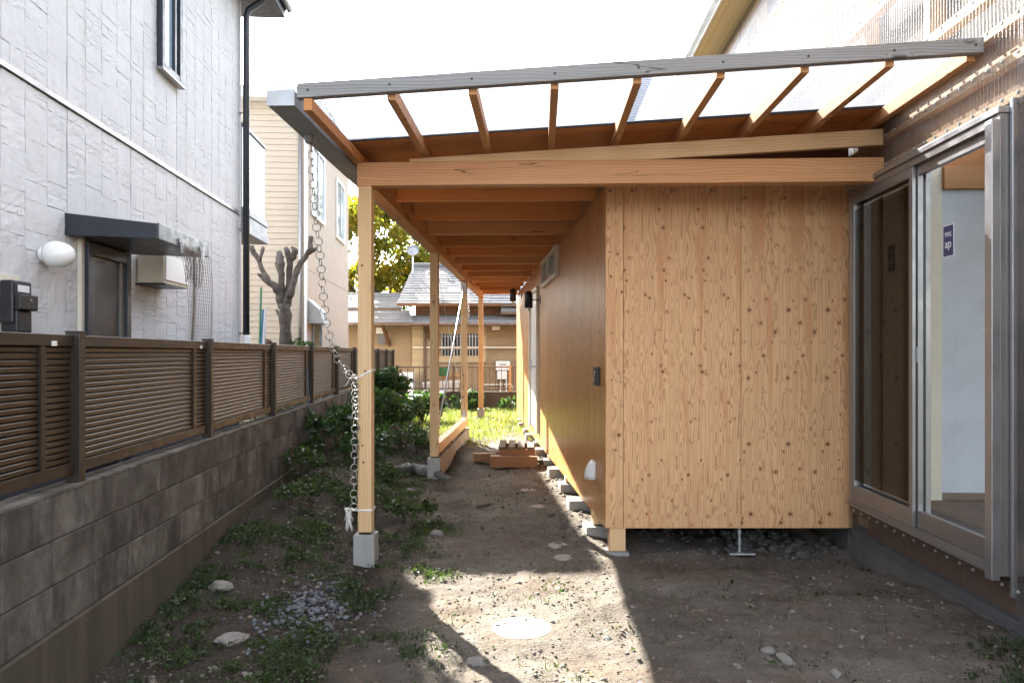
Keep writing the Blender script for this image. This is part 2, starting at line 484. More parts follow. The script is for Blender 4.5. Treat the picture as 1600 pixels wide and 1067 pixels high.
M['pebble'] = plain('soil_pebbles', (.17, .145, .12), .95, 0, .45, 30, .4, 60)
M['cap'] = plain('weathered_drain_cap', (.30, .26, .21), .85, 0, .2, 18, .3, 90)
M['rubble'] = plain('dark_rubble', (.075, .07, .064), .95, 0, .4, 20, .4, 60)
M['house_base'] = plain('blue_grey_render', (.05, .056, .07), .85, 0, .15, 4, .2, 60)
M['door_dark'] = plain('dark_door', (.018, .02, .021), .45, 0, .2, 2, 0)
M['step_x'] = wood('brown_step_timber', (.31, .165, .08), (.19, .085, .038), 'x', .65, (.25, .12, .055))
M['slat_y'] = wood('grey_brown_slat_timber', (.20, .15, .11), (.12, .085, .06), 'y', .85, (.16, .115, .08))
M['clear_cap'] = plain('clear_plastic_cap', (.34, .34, .33), .2, 0, .1, 4, 0)
M['grey_panel'] = plain('pale_grey_panel', (.36, .38, .40), .5, 0, .05, 3, 0)
M['mortar'] = plain('dark_mortar', (.05, .044, .038), .95, 0, .2, 8, .3)
M['log'] = plain('weathered_log', (.15, .14, .13), .95, 0, .45, 14, .9, 30)
M['blue_grey'] = plain('blue_grey_paint', (.10, .14, .18), .5, 0, .1)
M['floor_dim'] = plain('dull_floor_board', (.13, .105, .085), .6, 0, .15, 3, .05)
M['manhole'] = plain('pale_manhole_cover', (.25, .235, .21), .85, 0, .35, 9, .3, 90)
M['string'] = plain('white_vinyl_string', (.80, .78, .74), .5, 0, .05)
M['net'] = plain('brown_wire', (.16, .12, .10), .6, .3)
M['blue'] = plain('blue_plastic', (.04, .22, .42), .45)
M['green'] = plain('green_plastic', (.06, .26, .14), .5)
M['sticker'] = plain('dark_blue_sticker', (.045, .055, .13), .4, 0, .03, 3, 0)
M['letter'] = plain('white_print', (.72, .72, .72), .5, 0, .02, 3, 0)
M['board_white'] = plain('white_interior_board', (.56, .62, .70), .7, 0, .07, 4, .05)
M['screen'] = glass('insect_screen', (.12, .125, .125), 1.2)
M['glass'] = glass('clear_glass', (.86, .89, .88), 1.5)
M['glass_sky'] = plain('pale_blue_glass', (.42, .55, .66), .05, .35, .03, 2, 0)
M['glass_dark'] = plain('dark_glass', (.025, .03, .035), .06, .0, .2, 2, 0)
M['balcony'] = plain('pale_blue_panel', (.20, .265, .305), .25, .1, .03, 2, 0)
M['roof_sheet'] = polycarb('roof_polycarbonate', .58, (.22, .235, .26), (.62, .65, .71))
M['wall_sheet'] = polycarb('wall_polycarbonate', .78, (.36, .37, .39), (.90, .91, .93))
M['membrane'] = None
M['leaf_tree'] = leafmat('autumn_leaves', [(.3, (.05, .085, .014)), (.45, (.13, .15, .022)), (.57, (.24, .19, .03)), (.7, (.30, .16, .03))], .7, .55)
M['leaf_green'] = leafmat('green_leaves', [(.3, (.02, .05, .012)), (.7, (.07, .12, .025))], 2.0, .4)
M['leaf_red'] = leafmat('red_leaves', [(.3, (.05, .05, .02)), (.7, (.16, .045, .03))], 6.0, .35)
M['leaf_bush'] = leafmat('broad_leaves', [(.3, (.018, .045, .02)), (.75, (.06, .10, .035))], 3.0, .35)
M['weed'] = leafmat('weed_leaves', [(.3, (.02, .036, .013)), (.7, (.058, .084, .03))], 2.0, .35)
M['grass'] = leafmat('grass_blades', [(.3, (.08, .10, .034)), (.7, (.18, .185, .075))], 2.0, .5)
M['straw'] = plain('dry_straw', (.34, .28, .18), .8, 0, .2)

def membrane():
    n = NT('white_membrane')
    tl = n.nd('ShaderNodeBsdfTranslucent', {'Color': (.30, .29, .27)})
    df = n.nd('ShaderNodeBsdfDiffuse', {'Color': (.30, .29, .27)})
    m1 = n.nd('ShaderNodeMixShader', {0: .5, 1: tl.outputs[0], 2: df.outputs[0]})
    n.L.new(m1.outputs[0], n.out.inputs[0])
    return n.m
M['membrane'] = membrane()

def soil():
    n = NT('bare_soil')
    v = n.co.outputs['Object']
    a = n.noise(v, .9, 5, .6); b = n.noise(v, 9, 5, .7); c3 = n.noise(v, 60, 4, .7)
    c = n.ramp(n.ma('ADD', n.ma('MULTIPLY', a, .5), n.ma('ADD', n.ma('MULTIPLY', b, .3), n.ma('MULTIPLY', c3, .3))),
               [(.38, (.058, .048, .039)), (.55, (.128, .110, .091)), (.72, (.215, .19, .162))])
    rd = n.noise(v, 1.6, 3)
    c = n.mix(n.rampf(rd, .5, .68, 0, .5), c, (.105, .072, .048))
    px_ = n.nd('ShaderNodeSeparateXYZ', {0: v}).outputs[0]
    hum = n.rampf(n.ma('ADD', px_, n.ma('MULTIPLY', n.ma('SUBTRACT', rd, .5), 1.4)), -1.05, -.3, .9, 0)
    c = n.mix(hum, c, n.ramp(c3, [(.35, (.024, .018, .013)), (.7, (.056, .044, .033))]))
    # crumbs and tiny stones
    vo = n.nd('ShaderNodeTexVoronoi', {'Vector': v, 'Scale': 55})
    sel = n.rampf(n.nd('ShaderNodeSeparateColor', {0: vo.outputs['Color']}).outputs[0], .82, .9)
    spot = n.ma('MULTIPLY', n.rampf(vo.outputs['Distance'], .15, .35, 1, 0), sel)
    c = n.mix(n.ma('MULTIPLY', spot, .6), c, (.30, .27, .235))
    h = n.ma('ADD', n.ma('MULTIPLY', b, .8), n.ma('ADD', n.ma('MULTIPLY', c3, .5), n.ma('MULTIPLY', spot, .4)))
    n.bump(h, .9, .03)
    return n.fin(c, .97, 0, .15)
M['soil'] = soil()

def ply_edge(): pass

# ------------------------------------------------------------------ ground
LX0, LK = -1.7155, -.07          # foot line of the block wall: x = LX0 + LK*y
def gz(x, y):
    x = np.asarray(x, float); y = np.asarray(y, float)
    z = .05*sm(y, 5, 9) + .07*sm(y, 9, 16)
    lx = x - (LX0 + LK*y)
    z = z + .24*sm(y, 3.1, 6)*(1-sm(lx, .2, 1.15))*(1-.4*sm(y, 12, 16))
    z = z + .16*np.exp(-(((x+1.6)/.42)**2 + ((y-7.1)/.7)**2)) + .16*np.exp(-(((x+1.15)/.45)**2 + ((y-10.6)/.7)**2))
    z = z - .05*sm(x, .6, .9)*sm(y, 4.9, 5.4)*(1-sm(y, 8, 10))
    z = z + .10*sm(x, 1.5, 2.5)*(1-sm(y, 3.4, 5.2))
    return z
MHX, MHY = .053, 4.075      # trodden flat round the manhole
def gzn(x, y):
    z = gzn0(x, y)
    d = math.hypot(x-MHX, y-MHY)
    if d < .45:
        w = float(1-sm(d, .20, .42)); z = z*(1-w) + .012*w
    return z
def gzn0(x, y):
    p = Vector((float(x), float(y), 0))
    return float(gz(x, y)) + .030*mnoise.noise(p*1.7) + .022*mnoise.noise(p*5.1) + .013*mnoise.noise(p*13) + .007*mnoise.noise(p*31)

def graded(a, b, step, lo, hi, grow=1.35):
    core = list(np.arange(a, b, step)) + [b]
    l = []; s = step; p = a
    while p > lo: s *= grow; p -= s; l.append(max(p, lo))
    r = []; s = step; p = b
    while p < hi: s *= grow; p += s; r.append(min(p, hi))
    return l[::-1] + core + r
gxs = graded(-3.0, 2.9, .032, -400, 400)
gys = graded(1.9, 9.0, .032, -200, 600, 1.03)
# keep far rows from exploding: thin growth once coarse
gys2 = [y for y in gys if y <= 22]
s_ = 1.0
while gys2[-1] < 800: s_ *= 1.4; gys2.append(gys2[-1] + s_)
gys = gys2
nx, ny = len(gxs), len(gys)
gv = np.zeros((ny, nx, 3))
for j, y in enumerate(gys):
    for i, x in enumerate(gxs):
        near = -4 < x < 4 and 0 < y < 24
        gv[j, i] = (x, y, gzn(x, y) if near else (gz(x, y) if abs(x) < 20 and y < 60 else 0.0))
idx = np.arange(nx*ny).reshape(ny, nx)
gf = np.stack([idx[:-1, :-1].ravel(), idx[:-1, 1:].ravel(), idx[1:, 1:].ravel(), idx[1:, :-1].ravel()], 1)
gme = fast_mesh('ground', gv.reshape(-1, 3), gf, M['soil'])
gme.shade_smooth()
go = put('ground', gme); tag(go, 'bare brown soil yard between the block wall and the timber annex', None, None, 'structure')

# ------------------------------------------------------------------ timber annex with porch
TH = -.0374
AF = Frame(-1.049, 5.29, TH)
ann = root('timber_annex', (AF.o.x, AF.o.y, 0), TH, 'long raised timber annex with knotty plywood walls and a porch on pale posts', 'building')
WU, WV = 1.756, .466             # near left corner of the annex wall
def wall_u(v): return WU - .0984*(v - WV)
Z0, SLOPE = 2.87, .053
US = 3.64                        # face of the main house sheet

# posts on concrete footings
pv = [0, 3.45, 6.9, 10.35]
for i, v in enumerate(pv):
    zb = [.245, .30, .455, .36][i]
    p = obj('post', MB().box(-.049, .049, -.049, .049, 0, 2.712-zb), M['pine_z'], ann, (0, v, zb), bevel=.004)
    g = float(gz(*AF.wor(0, v)[:2]))
    if i != 2:
        f = put('footing', None, None) if False else None
        hb = MB().box(-.075, .075, -.075, .075, g-.12-zb, -.014)
        hb2 = obj('footing', hb, M['conc'], p, bevel=.006)
        obj('base_plate', MB().box(-.042, .042, -.042, .042, -.018, .004), M['black_metal'], p)
    # bolt heads and plugged holes on the near face
    for zz in (.5+.1*i, .62, 1.15+.2*i, 1.9):
        if zz < 2.2:
            obj('bolt', MB().lathe([(.008, 0), (.008, .004)], 8, Matrix.Translation((random.uniform(-.02, .02), -.0485, zz)) @ Matrix.Rotation(R(90), 4, 'X')), M['dark_z'], p)
# sill on a low foundation between second and third post
obj('foundation_strip', MB().box(-.06, .072, 3.535, 7.0, -.1, .285), M['conc_pale'], ann, bevel=.006)
obj('sill_beam', MB().box(-.05, .052, 3.505, 6.98, .325, .445), M['pine_y'], ann, bevel=.005)
for v in (3.7, 4.9, 6.2):
    obj('sill_shim', MB().box(-.045, .045, v, v+.1, .284, .326), M['black'], ann)
# brace rods of the second bay
obj('brace_rod', MB().tube([(0, 3.55, .47), (0, 6.83, 2.62)], .011, 8), M['steel'], ann, smooth=True)
obj('brace_rod', MB().tube([(.012, 3.5, 2.6), (.012, 6.85, .52)], .004, 6), M['steel'], ann)
obj('brace_plate', MB().box(-.035, .035, 6.828, 6.852, 2.52, 2.69), M['steel'], ann)
obj('brace_plate', MB().box(-.03, .03, 6.83, 6.852, .458, .58), M['steel'], ann)

# eave beam, front beam, wedge on the front beam
obj('side_beam', MB().box(-.0525, .0525, .053, 10.55, 2.714, 2.885), M['larch_y'], ann, bevel=.004)
obj('front_beam', MB().box(-.0525, US-.006, -.0525, .0525, 2.712, 2.878), M['larch_x'], ann, bevel=.004)
wb = MB()
wb.prism([(.32, 2.88), (2.0, 2.88), (US-.008, 2.967), (US-.008, Z0+.015+SLOPE*US), (.32, Z0+.015+SLOPE*.32)], -.045, .0)
obj('wedge_beam', wb, M['pine_x'], ann, bevel=.003)
# joists
jm = {}
for k in range(1, 13):
    v = .8625*k
    L = wall_u(v) - .004 - .053
    o = obj('joist', MB().box(.053, .053+L, -.0225, .0225, 0, .165), M['red_x'] if k % 3 else M['larch_x'], ann, (0, v, 2.783 if k < 12 else 2.77), bevel=.003)
# under-roof boards above the joists
dk = MB()
for v0 in np.arange(-.13, 10.6, .91):
    b_ = MB()
    v1 = min(v0+.906, 10.62)
    b_.add([(-.10, v0, Z0+.127), (US-.01, v0, Z0+.127+SLOPE*(US+.1)), (US-.01, v1, Z0+.127+SLOPE*(US+.1)), (-.10, v1, Z0+.127),
            (-.10, v0, Z0+.139), (US-.01, v0, Z0+.139+SLOPE*(US+.1)), (US-.01, v1, Z0+.139+SLOPE*(US+.1)), (-.10, v1, Z0+.139)],
           [(0,3,2,1),(4,5,6,7),(0,1,5,4),(1,2,6,5),(2,3,7,6),(3,0,4,7)])
    obj('roof_board', b_, M['red_x'], ann)
# purlins (run towards the viewer) and blocking between them
for k in range(9):
    u = -.0425 + .4575*k
    zb = Z0 + SLOPE*(u+.0425) + .045
    if k == 8: u = US - .045
    obj('purlin', MB().box(-.0235, .0235, -1.1475 if k else -1.199, .34, 0 if k else -.045, .08 if k else .022), M['larch_y'] if k not in (0,) else M['red_y'], ann, (u, 0, zb), bevel=.003)
fz0 = Z0+.141
obj('flashing', MB().prism([(-.10, fz0-.012), (US-.012, fz0-.012+SLOPE*(US+.09)), (US-.012, fz0+.004+SLOPE*(US+.09)), (-.10, fz0+.004)], -.142, -.1305), M['navy'], ann)
# weathered board clamped over the front ends
zb = Z0 + .07
fb = MB()
fb.prism([(-.105, zb), (US-.005, zb+SLOPE*(US+.1)), (US-.005, zb+.082+SLOPE*(US+.1)), (-.105, zb+.082)], -1.20, -1.148)
fbo = tag(obj('front_board', fb, M['grey_x'], ann, bevel=.004), 'weathered grey front board')
for k in range(9):
    u = -.0425+.4575*k
    obj('screw', MB().lathe([(.007, 0), (.007, .003)], 8, Matrix.Translation((min(u, US-.05), -1.1995, zb+.04+SLOPE*(u+.1))) @ Matrix.Rotation(R(90), 4, 'X')), M['black'], fbo)
# corrugated clear sheets over the front bay (ribs run down the slope)
def corr(u0, u1, v0, v1, zf, pitch, amp, seg=6, lift=0):
    n_ = max(2, int((v1-v0)/pitch*seg))
    vs = []; fs = []
    for i in range(n_+1):
        v = v0+(v1-v0)*i/n_
        dz = amp*math.sin(2*math.pi*v/pitch)
        vs.append((u0, v, zf(u0)+dz+lift)); vs.append((u1, v, zf(u1)+dz+lift))
    for i in range(n_): fs.append((2*i, 2*i+1, 2*i+3, 2*i+2))
    return MB().add(vs, fs)
zf = lambda u: Z0+.140+SLOPE*(u+.1)
obj('roof_sheet', corr(-.24, 1.9, -1.14, -.08, zf, .032, .007), M['roof_sheet'], ann, smooth=True)
obj('roof_sheet', corr(1.82, US-.02, -1.14, -.08, zf, .032, .007, 6, .010), M['roof_sheet'], ann, smooth=True)
obj('top_sheet', MB().add([(-.2, -.07, Z0+.16), (US, -.07, Z0+.16+SLOPE*3.8), (US, 10.68, Z0+.16+SLOPE*3.8), (-.2, 10.68, Z0+.16),
                           (-.2, -.07, Z0+.168), (US, -.07, Z0+.168+SLOPE*3.8), (US, 10.68, Z0+.168+SLOPE*3.8), (-.2, 10.68, Z0+.168)],
                          [(0,3,2,1),(4,5,6,7),(0,1,5,4),(1,2,6,5),(2,3,7,6),(3,0,4,7)]), M['slate'], ann)
# box gutter
gt = obj('gutter', MB().box(-.288, -.284, -1.15, 10.6, 2.917, 2.998).box(-.139, -.135, -1.15, 10.6, 2.917, 2.998).box(-.284, -.139, -1.15, 10.6, 2.917, 2.921).box(-.284, -.139, -1.15, -1.146, 2.921, 2.998).box(-.284, -.139, 10.596, 10.6, 2.921, 2.998), M['gutter'], ann)
obj('gutter_end', MB().box(-.290, -.133, -1.154, -1.1505, 2.914, 3.0), M['alu'], gt)
obj('gutter_outlet', MB().lathe([(.035, 0), (.03, -.03), (.024, -.045)], 14, Matrix.Translation((-.235, -.56, 2.916))), M['gutter'], gt)
for v in (.9, 2.8, 4.7, 6.6, 8.5): obj('gutter_bracket', MB().box(-.134, -.053, v, v+.025, 2.93, 2.95), M['gutter'], gt)

# walls: front face
A = Vector((WU, WV)); B = Vector((3.65, .545))
fd = (B - A); fl = fd.length; fa = math.atan2(fd.y, fd.x); fd.normalize()
seams = [0, .139, 1.049, fl+.02]
ZB, ZT = .169, 2.95
for i in range(3):
    w = seams[i+1]-seams[i]-.003
    p = A + fd*(seams[i]+.0015)
    obj('plywood_panel', MB().box(0, w, 0, .012, 0, ZT-ZB), M['ply_front'], ann, (p.x, p.y, ZB), (0, 0, fa), bevel=.0015)
obj('wall_core', MB().box(.02, fl, .0125, .06, .0, ZT-ZB-.01), M['dark_z'], ann, (A.x, A.y, ZB+.005), (0, 0, fa))
for i in range(26):
    t = .06 + fl*i/26
    p = A + fd*t
    obj('nail_head', MB().lathe([(.005, 0), (.004, .002)], 6, Matrix.Rotation(R(90), 4, 'X')), M['steel'], ann, (p.x, p.y-.0003, 2.66 + .004*random.uniform(-1, 1)))
ib = MB()
for sgn, tt in ((0, 0),): ib.prism([(.02, 2.80), (fl, 2.80), (fl, Z0+.118+SLOPE*3.72), (.02, Z0+.118+SLOPE*1.86)], .0128, .03)
obj('infill_board', ib, M['dark_x'], ann, (A.x, A.y, 0), (0, 0, fa))
# side wall, panels counted from the far end
SL = 10.25
sd = Vector((-.0984, 1)).normalized(); sa = math.atan2(-sd.y, -sd.x)
npan = 11; pw = SL/npan
door_s = (5.2, 6.55)
for i in range(npan):
    s1 = SL - i*pw
    p = A + sd*(s1 - .0015)
    obj('plywood_panel', MB().box(0, pw-.003, 0, .012, 0, 2.80-ZB), M['ply_side'], ann, (p.x, p.y, ZB), (0, 0, sa), bevel=.0015)
pe = A + sd*SL
obj('wall_core', MB().box(.0, SL-.02, .0125, .07, .0, 2.75-ZB), M['dark_z'], ann, (pe.x, pe.y, ZB+.005), (0, 0, sa))
obj('end_wall', MB().box(0, US-pe.x-.05, -.03, .0, 0, 2.75-ZB), M['ply_front'], ann, (pe.x+.03, pe.y, ZB))
obj('floor_frame', MB().add([(WU+.05, WV+.05, ZB+.02), (US-.05, WV+.14, ZB+.02), (US-.05, pe.y-.05, ZB+.02), (pe.x+.05, pe.y-.05, ZB+.02),
                             (WU+.05, WV+.05, ZB+.14), (US-.05, WV+.14, ZB+.14), (US-.05, pe.y-.05, ZB+.14), (pe.x+.05, pe.y-.05, ZB+.14)],
                            [(0,3,2,1),(4,5,6,7),(0,1,5,4),(1,2,6,5),(2,3,7,6),(3,0,4,7)]), M['dark_x'], ann)
def on_side(s, out=0):
    n_ = Vector((-sd.y, sd.x))          # points left, out of the wall
    p = A + sd*s + n_*out
    return p
# door on the side wall (panel, jambs, handle)
def side_box(s0, s1, out0, out1, z0, z1):
    """box in panel coordinates: local x runs towards viewer from s1, local -y is out"""
    p = A + sd*s1
    return MB().box(0, s1-s0, -out1, -out0, z0, z1), (p.x, p.y, 0), (0, 0, sa)
def side_part(name, s0, s1, o0, o1, z0, z1, m, parent=None, bevel=.002):
    mb, l, r = side_box(s0, s1, o0, o1, z0, z1)
    return obj(name, mb, m, parent or ann, l, r, bevel)
dr = side_part('door', 5.3, 6.45, .002, .02, .36, 2.46, M['white_plastic'])
def sub_side(name, s0, s1, o0, o1, z0, z1, m, parent):
    mb, l, r = side_box(s0, s1, o0, o1, z0, z1)
    o = obj(name, mb, m, parent)
    return o
# children of the door share its local space (door placed at s=6.45)
def door_child(name, s0, s1, o0, o1, z0, z1, m, par, sref):
    return obj(name, MB().box(sref-s1, sref-s0, -o1, -o0, z0, z1), m, par)
door_child('jamb', 5.2, 5.298, .001, .05, .33, 2.52, M['cream_paint'], dr, 6.45)
door_child('jamb', 6.452, 6.55, .001, .05, .33, 2.52, M['cream_paint'], dr, 6.45)
door_child('head', 5.298, 6.452, .001, .05, 2.465, 2.52, M['cream_paint'], dr, 6.45)
door_child('handle', 6.30, 6.36, .021, .05, 1.25, 1.42, M['steel'], dr, 6.45)
door_child('hinge', 5.32, 5.345, .021, .03, .6, .7, M['black_metal'], dr, 6.45)
door_child('lock_rail', 5.32, 6.43, .021, .026, 1.30, 1.325, M['alu_dark'], dr, 6.45)
# high window on the side wall
wn_ = side_part('window', 2.9, 4.5, .002, .012, 2.46, 2.74, M['glass_sky'])
for nm, a0, a1, z0, z1 in (('frame', 2.86, 2.91, 2.42, 2.78), ('frame', 4.49, 4.54, 2.42, 2.78), ('frame', 2.91, 4.49, 2.42, 2.47), ('frame', 2.91, 4.49, 2.735, 2.78), ('mullion', 3.67, 3.71, 2.47, 2.735)):
    door_child(nm, a0, a1, .002, .05, z0, z1, M['cream_paint'], wn_, 4.5)
# vent hood near the corner
p = on_side(.5, .003)
vh = MB()
prof = [(.075*math.cos(R(a)), .09*math.sin(R(a))) for a in range(-70, 91, 16)]
hv = []; hf = []
nn = 10
for i in range(nn+1):
    a = math.pi*i/nn
    for j in range(7):
        b = math.pi/2*j/6
        hv.append((.085*math.cos(a), -.085*math.sin(a)*math.cos(b)*.95, .15*math.sin(b) if j < 6 else .15))
for i in range(nn):
    for j in range(6): hf.append((i*7+j, (i+1)*7+j, (i+1)*7+j+1, i*7+j+1))
vho = obj('vent_hood', MB().add(hv, hf), M['white_plastic'], ann, (p.x, p.y, .47), (0, 0, sa), smooth=True)
vho.modifiers.new('thick', 'SOLIDIFY').thickness = .003
obj('vent_throat', MB().lathe([(.05, 0), (.05, .02)], 16, Matrix.Translation((0, 0, .07)) @ Matrix.Rotation(R(90), 4, 'X')), M['alu_dark'], vho)

# corner leg, steel jack, stub posts and blocks below the floor
p = A + fd*.095
lg = obj('corner_leg', MB().box(-.062, .062, .012, .13, 0, .2), M['pine_z'], ann, (p.x, p.y, -.012), (0, 0, fa), bevel=.003)
obj('leg_plate', MB().box(-.085, .085, -.02, .15, -.07, -.004), M['conc'], lg, bevel=.004)
obj('leg_pad', MB().box(-.06, .06, .014, .128, -.004, .004), M['black_metal'], lg)
p = A + fd*1.045
jk = obj('steel_jack', MB().tube([(0, 0, -.02), (0, 0, .20)], .012, 10).tube([(0, 0, .02), (0, 0, .075)], .02, 6).tube([(0, 0, .11), (0, 0, .135)], .019, 6), M['steel'], ann, (p.x, p.y+.03, .008), smooth=False)
obj('jack_plate', MB().box(-.10, .10, -.09, .09, -.035, -.02), M['steel'], jk, bevel=.003)
for i in range(11):
    s = .55 + .86*i
    q = on_side(s, -.048)
    w = AF.wor(q.x, q.y); g = float(gz(w.x, w.y))
    if i % 2 == 0:
        st = obj('stub_post', MB().box(-.06, .06, -.06, .06, .095, ZB+.02-g), M['pine_z'], ann, (q.x, q.y, g), (0, 0, sa), bevel=.003)
        obj('base_stone', MB().box(-.115, .115, -.125, .10, -.1, .085), M['conc_pale'], st, bevel=.008)
        obj('base_pad', MB().box(-.055, .055, -.055, .055, .084, .097), M['black_metal'], st)
    else:
        st = obj('floor_jack', MB().tube([(0, 0, .1), (0, 0, ZB+.03-g)], .012, 8).tube([(0,0,.13),(0,0,.16)], .02, 6), M['steel'], ann, (q.x-.02, q.y, g), (0, 0, sa))
        obj('base_stone', MB().box(-.11, .11, -.13, .10, -.1, .104), M['conc_pale'], st, bevel=.012)
# a few stub posts deeper under the floor
for (u, v) in ((2.6, 2.0), (3.2, 3.6), (2.2, 4.2), (2.9, 5.8)):
    st = obj('stub_post', MB().box(-.06, .06, -.06, .06, .04, ZB+.03), M['dark_z'], ann, (u, v, 0))
    obj('base_stone', MB().box(-.1, .1, -.1, .1, -.1, .045), M['conc'], st, bevel=.008)

# things mounted on the annex
def wall_lamp(s, z, label):
    p = on_side(s, 0); w = AF.wor(p.x, p.y)
    r_ = root('wall_lamp', (w.x, w.y, z), TH + sa, label, 'wall lamp', 'black lamps on the annex side wall')
    obj('mount_plate', MB().box(-.03, .03, -.015, -.001, -.06, .06), M['black_metal'], r_, bevel=.003)
    obj('arm', MB().tube([(0, -.015, 0), (0, -.13, 0)], .008, 8), M['black_metal'], r_)
    obj('lamp_shade', MB().lathe([(.01, .13), (.035, .122), (.055, .095), (.06, .05), (.06, -.12), (.056, -.12), (.054, .05)], 20, Matrix.Translation((0, -.175, 0))), M['black'], r_, smooth=True)
    obj('bulb', MB().lathe([(.012, -.02), (.025, -.09), (.03, -.13), (.018, -.165), (.003, -.172)], 14, Matrix.Translation((0, -.175, 0))), M['opal'], r_, smooth=True)
    return r_
wall_lamp(5.06, 2.30, 'black cylinder wall lamp on a short arm beside the pale door')
wall_lamp(8.75, 2.66, 'small black wall lamp high at the far end of the porch')
p = on_side(.28, 0); w = AF.wor(p.x, p.y)
kb = root('key_box', (w.x, w.y, 1.26), TH+sa, 'small black box with buttons on the brown side wall near the corner', 'key box')
obj('case', MB().box(-.055, .055, -.04, -.001, 0, .15), M['black'], kb, bevel=.005)
for i in range(4): obj('button', MB().lathe([(.008, 0), (.007, .004)], 10, Matrix.Translation((-.02 + .014*i, -.04, .035+.025*i)) @ Matrix.Rotation(R(90), 4, 'X')), M['letter'], kb)

# ------------------------------------------------------------------ main house behind clear corrugated sheets
hs = root('sheet_clad_house', AF.wor(US, 0), TH, 'tall house clad in clear corrugated sheets with a tall sliding glass door', 'building')
# local: x = 0 at the sheet face, x positive into the house, y = v
V0, V1 = -4.2, 8.6
WV0, WV1, WZ0, WZ1 = -1.445, .364, .395, 2.73
EAVE = 5.5
def sheet(v0, v1, z0, z1, x=0.0, pitch=.032, amp=.0045, seg=6):
    n_ = int((v1-v0)/pitch*seg)
    vs = []; fs = []
    for i in range(n_+1):
        v = v0+(v1-v0)*i/n_
        dx = amp*math.sin(2*math.pi*v/pitch)
        vs.append((x+dx, v, z0)); vs.append((x+dx, v, z1))
    for i in range(n_): fs.append((2*i, 2*i+1, 2*i+3, 2*i+2))
    return MB().add(vs, fs)
def sheet_part(v0, v1, z0, z1, x=0.0):
    return obj('wall_sheet', sheet(v0, v1, z0, z1, x), M['wall_sheet'], hs, smooth=True)
sheet_part(WV0-.09, .56, WZ1+.035, 3.30)
sheet_part(-4.2, WV0-.034, .13, 3.30, -.008)
sheet_part(WV0-.09, .56, .115, WZ0-.01)
v = -4.2
while v < V1:
    sheet_part(v, min(v+2.65, V1), 3.24, EAVE-.02, -.004); v += 2.6
# backing: plywood low, membrane high
bk = .075
for (a, b, z0, z1) in ((-4.2, WV0-.02, .2, 3.25), (WV0-.02, WV1+.02, WZ1+.0, 3.25), (WV1+.02, .56, .2, 3.25), (WV0-.02, WV1+.02, .16, WZ0)):
    q = MB().box(0, b-a-.002, 0, .012, 0, z1-z0)
    obj('backing_board', q, M['dark_z'] if z1 == WZ0 else M['ply_in'], hs, (bk, b, z0), (0, 0, R(-90)))
obj('membrane_wall', MB().box(bk+.10, bk+.11, -4.2, V1, 3.3, EAVE), M['membrane'], hs)
# battens under the sheet with screw caps
def batten(v0, v1, z, m='larch_y', h=.045):
    b_ = obj('batten', MB().box(.010, bk-.002, v0, v1, z, z+h), M[m], hs, bevel=.002)
    return b_
def caps(v0, v1, z, par, step=.128, x=-.012):
    mb = MB()
    for v in np.arange(v0+.06, v1, step):
        mb.lathe([(.010, 0), (.010, .006), (.006, .010)], 8, Matrix.Translation((x+.006, v, z)) @ Matrix.Rotation(R(-90), 4, 'Y'))
    obj('screw_caps', mb, M['clear_cap'], par)['kind'] = 'stuff'
for z in (2.80, 3.0, 3.2):
    b_ = batten(WV0-.1, .56, z, 'pine_y'); caps(WV0-.1, .56, z+.022, b_)
for z in (.3,):
    b_ = batten(WV0-.1, .56, z, 'dark_y'); caps(WV0-.1, .56, z+.03, b_)
for z in (.30, .75, 1.2, 1.65, 2.1, 2.55, 3.0):
    b_ = batten(-4.2, WV0-.08, z, 'larch_y'); caps(-4.2, WV0-.08, z+.022, b_, .128, -.02)
for z in (3.42, 3.95, 4.5, 5.0, 5.35):
    b_ = obj('batten', MB().box(.010, bk, -4.2, V1, z, z+.06), M['pine_y'] if z != 3.95 else M['red_y'], hs); caps(-4.2, V1, z+.03, b_, .16)
for k in range(14):
    v = -4.1+.91*k
    obj('stud', MB().box(bk+.001, bk+.098, v-.03, v+.03, 3.3, EAVE), M['pine_z'], hs)
# lower sheets' studs at the near strip
for v in (-3.6, -2.7, -1.75):
    obj('stud', MB().box(.012, bk-.003, v-.045, v+.045, .345, .745), M['larch_z'], hs)
# corner trims beside the door
tube_ = obj('cable_pipe', MB().tube([(-.03, WV0-.20, .25), (-.03, WV0-.20, 4.2)], .011, 8), M['alu'], hs, smooth=True)
for z in (.5, 1.05, 1.6, 2.15, 2.7): obj('pipe_clip', MB().box(-.05, -.013, WV0-.23, WV0-.165, z, z+.03), M['steel'], tube_, bevel=.004)
# foundation and body
obj('foundation', MB().box(.03, .25, -4.2, .62, -.3, .155), M['found'], hs, bevel=.006)
obj('foundation', MB().box(.03, .25, .64, V1, -.3, .155), M['found'], hs)
obj('soffit_board', MB().box(-.34, .30, V0-.2, V1+.3, EAVE, EAVE+.02), M['ply_yellow'], hs)
obj('fascia', MB().box(-.36, -.342, V0-.2, V1+.3, EAVE-.01, EAVE+.15), M['steel'], hs)
obj('roof', MB().add([(-.42, V0-.25, EAVE+.03), (-.42, V1+.35, EAVE+.03), (3.2, V1+.35, EAVE+1.7), (3.2, V0-.25, EAVE+1.7),
                      (-.42, V0-.25, EAVE+.10), (-.42, V1+.35, EAVE+.10), (3.2, V1+.35, EAVE+1.78), (3.2, V0-.25, EAVE+1.78)],
                     [(0,1,2,3),(4,7,6,5),(0,4,5,1),(1,5,6,2),(2,6,7,3),(3,7,4,0)]), M['steel'], hs)
for k in range(24):
    v = V0 + .55*k
    obj('roof_clip', MB().box(-.385, -.36, v, v+.03, EAVE+.10, EAVE+.16), M['steel'], hs)
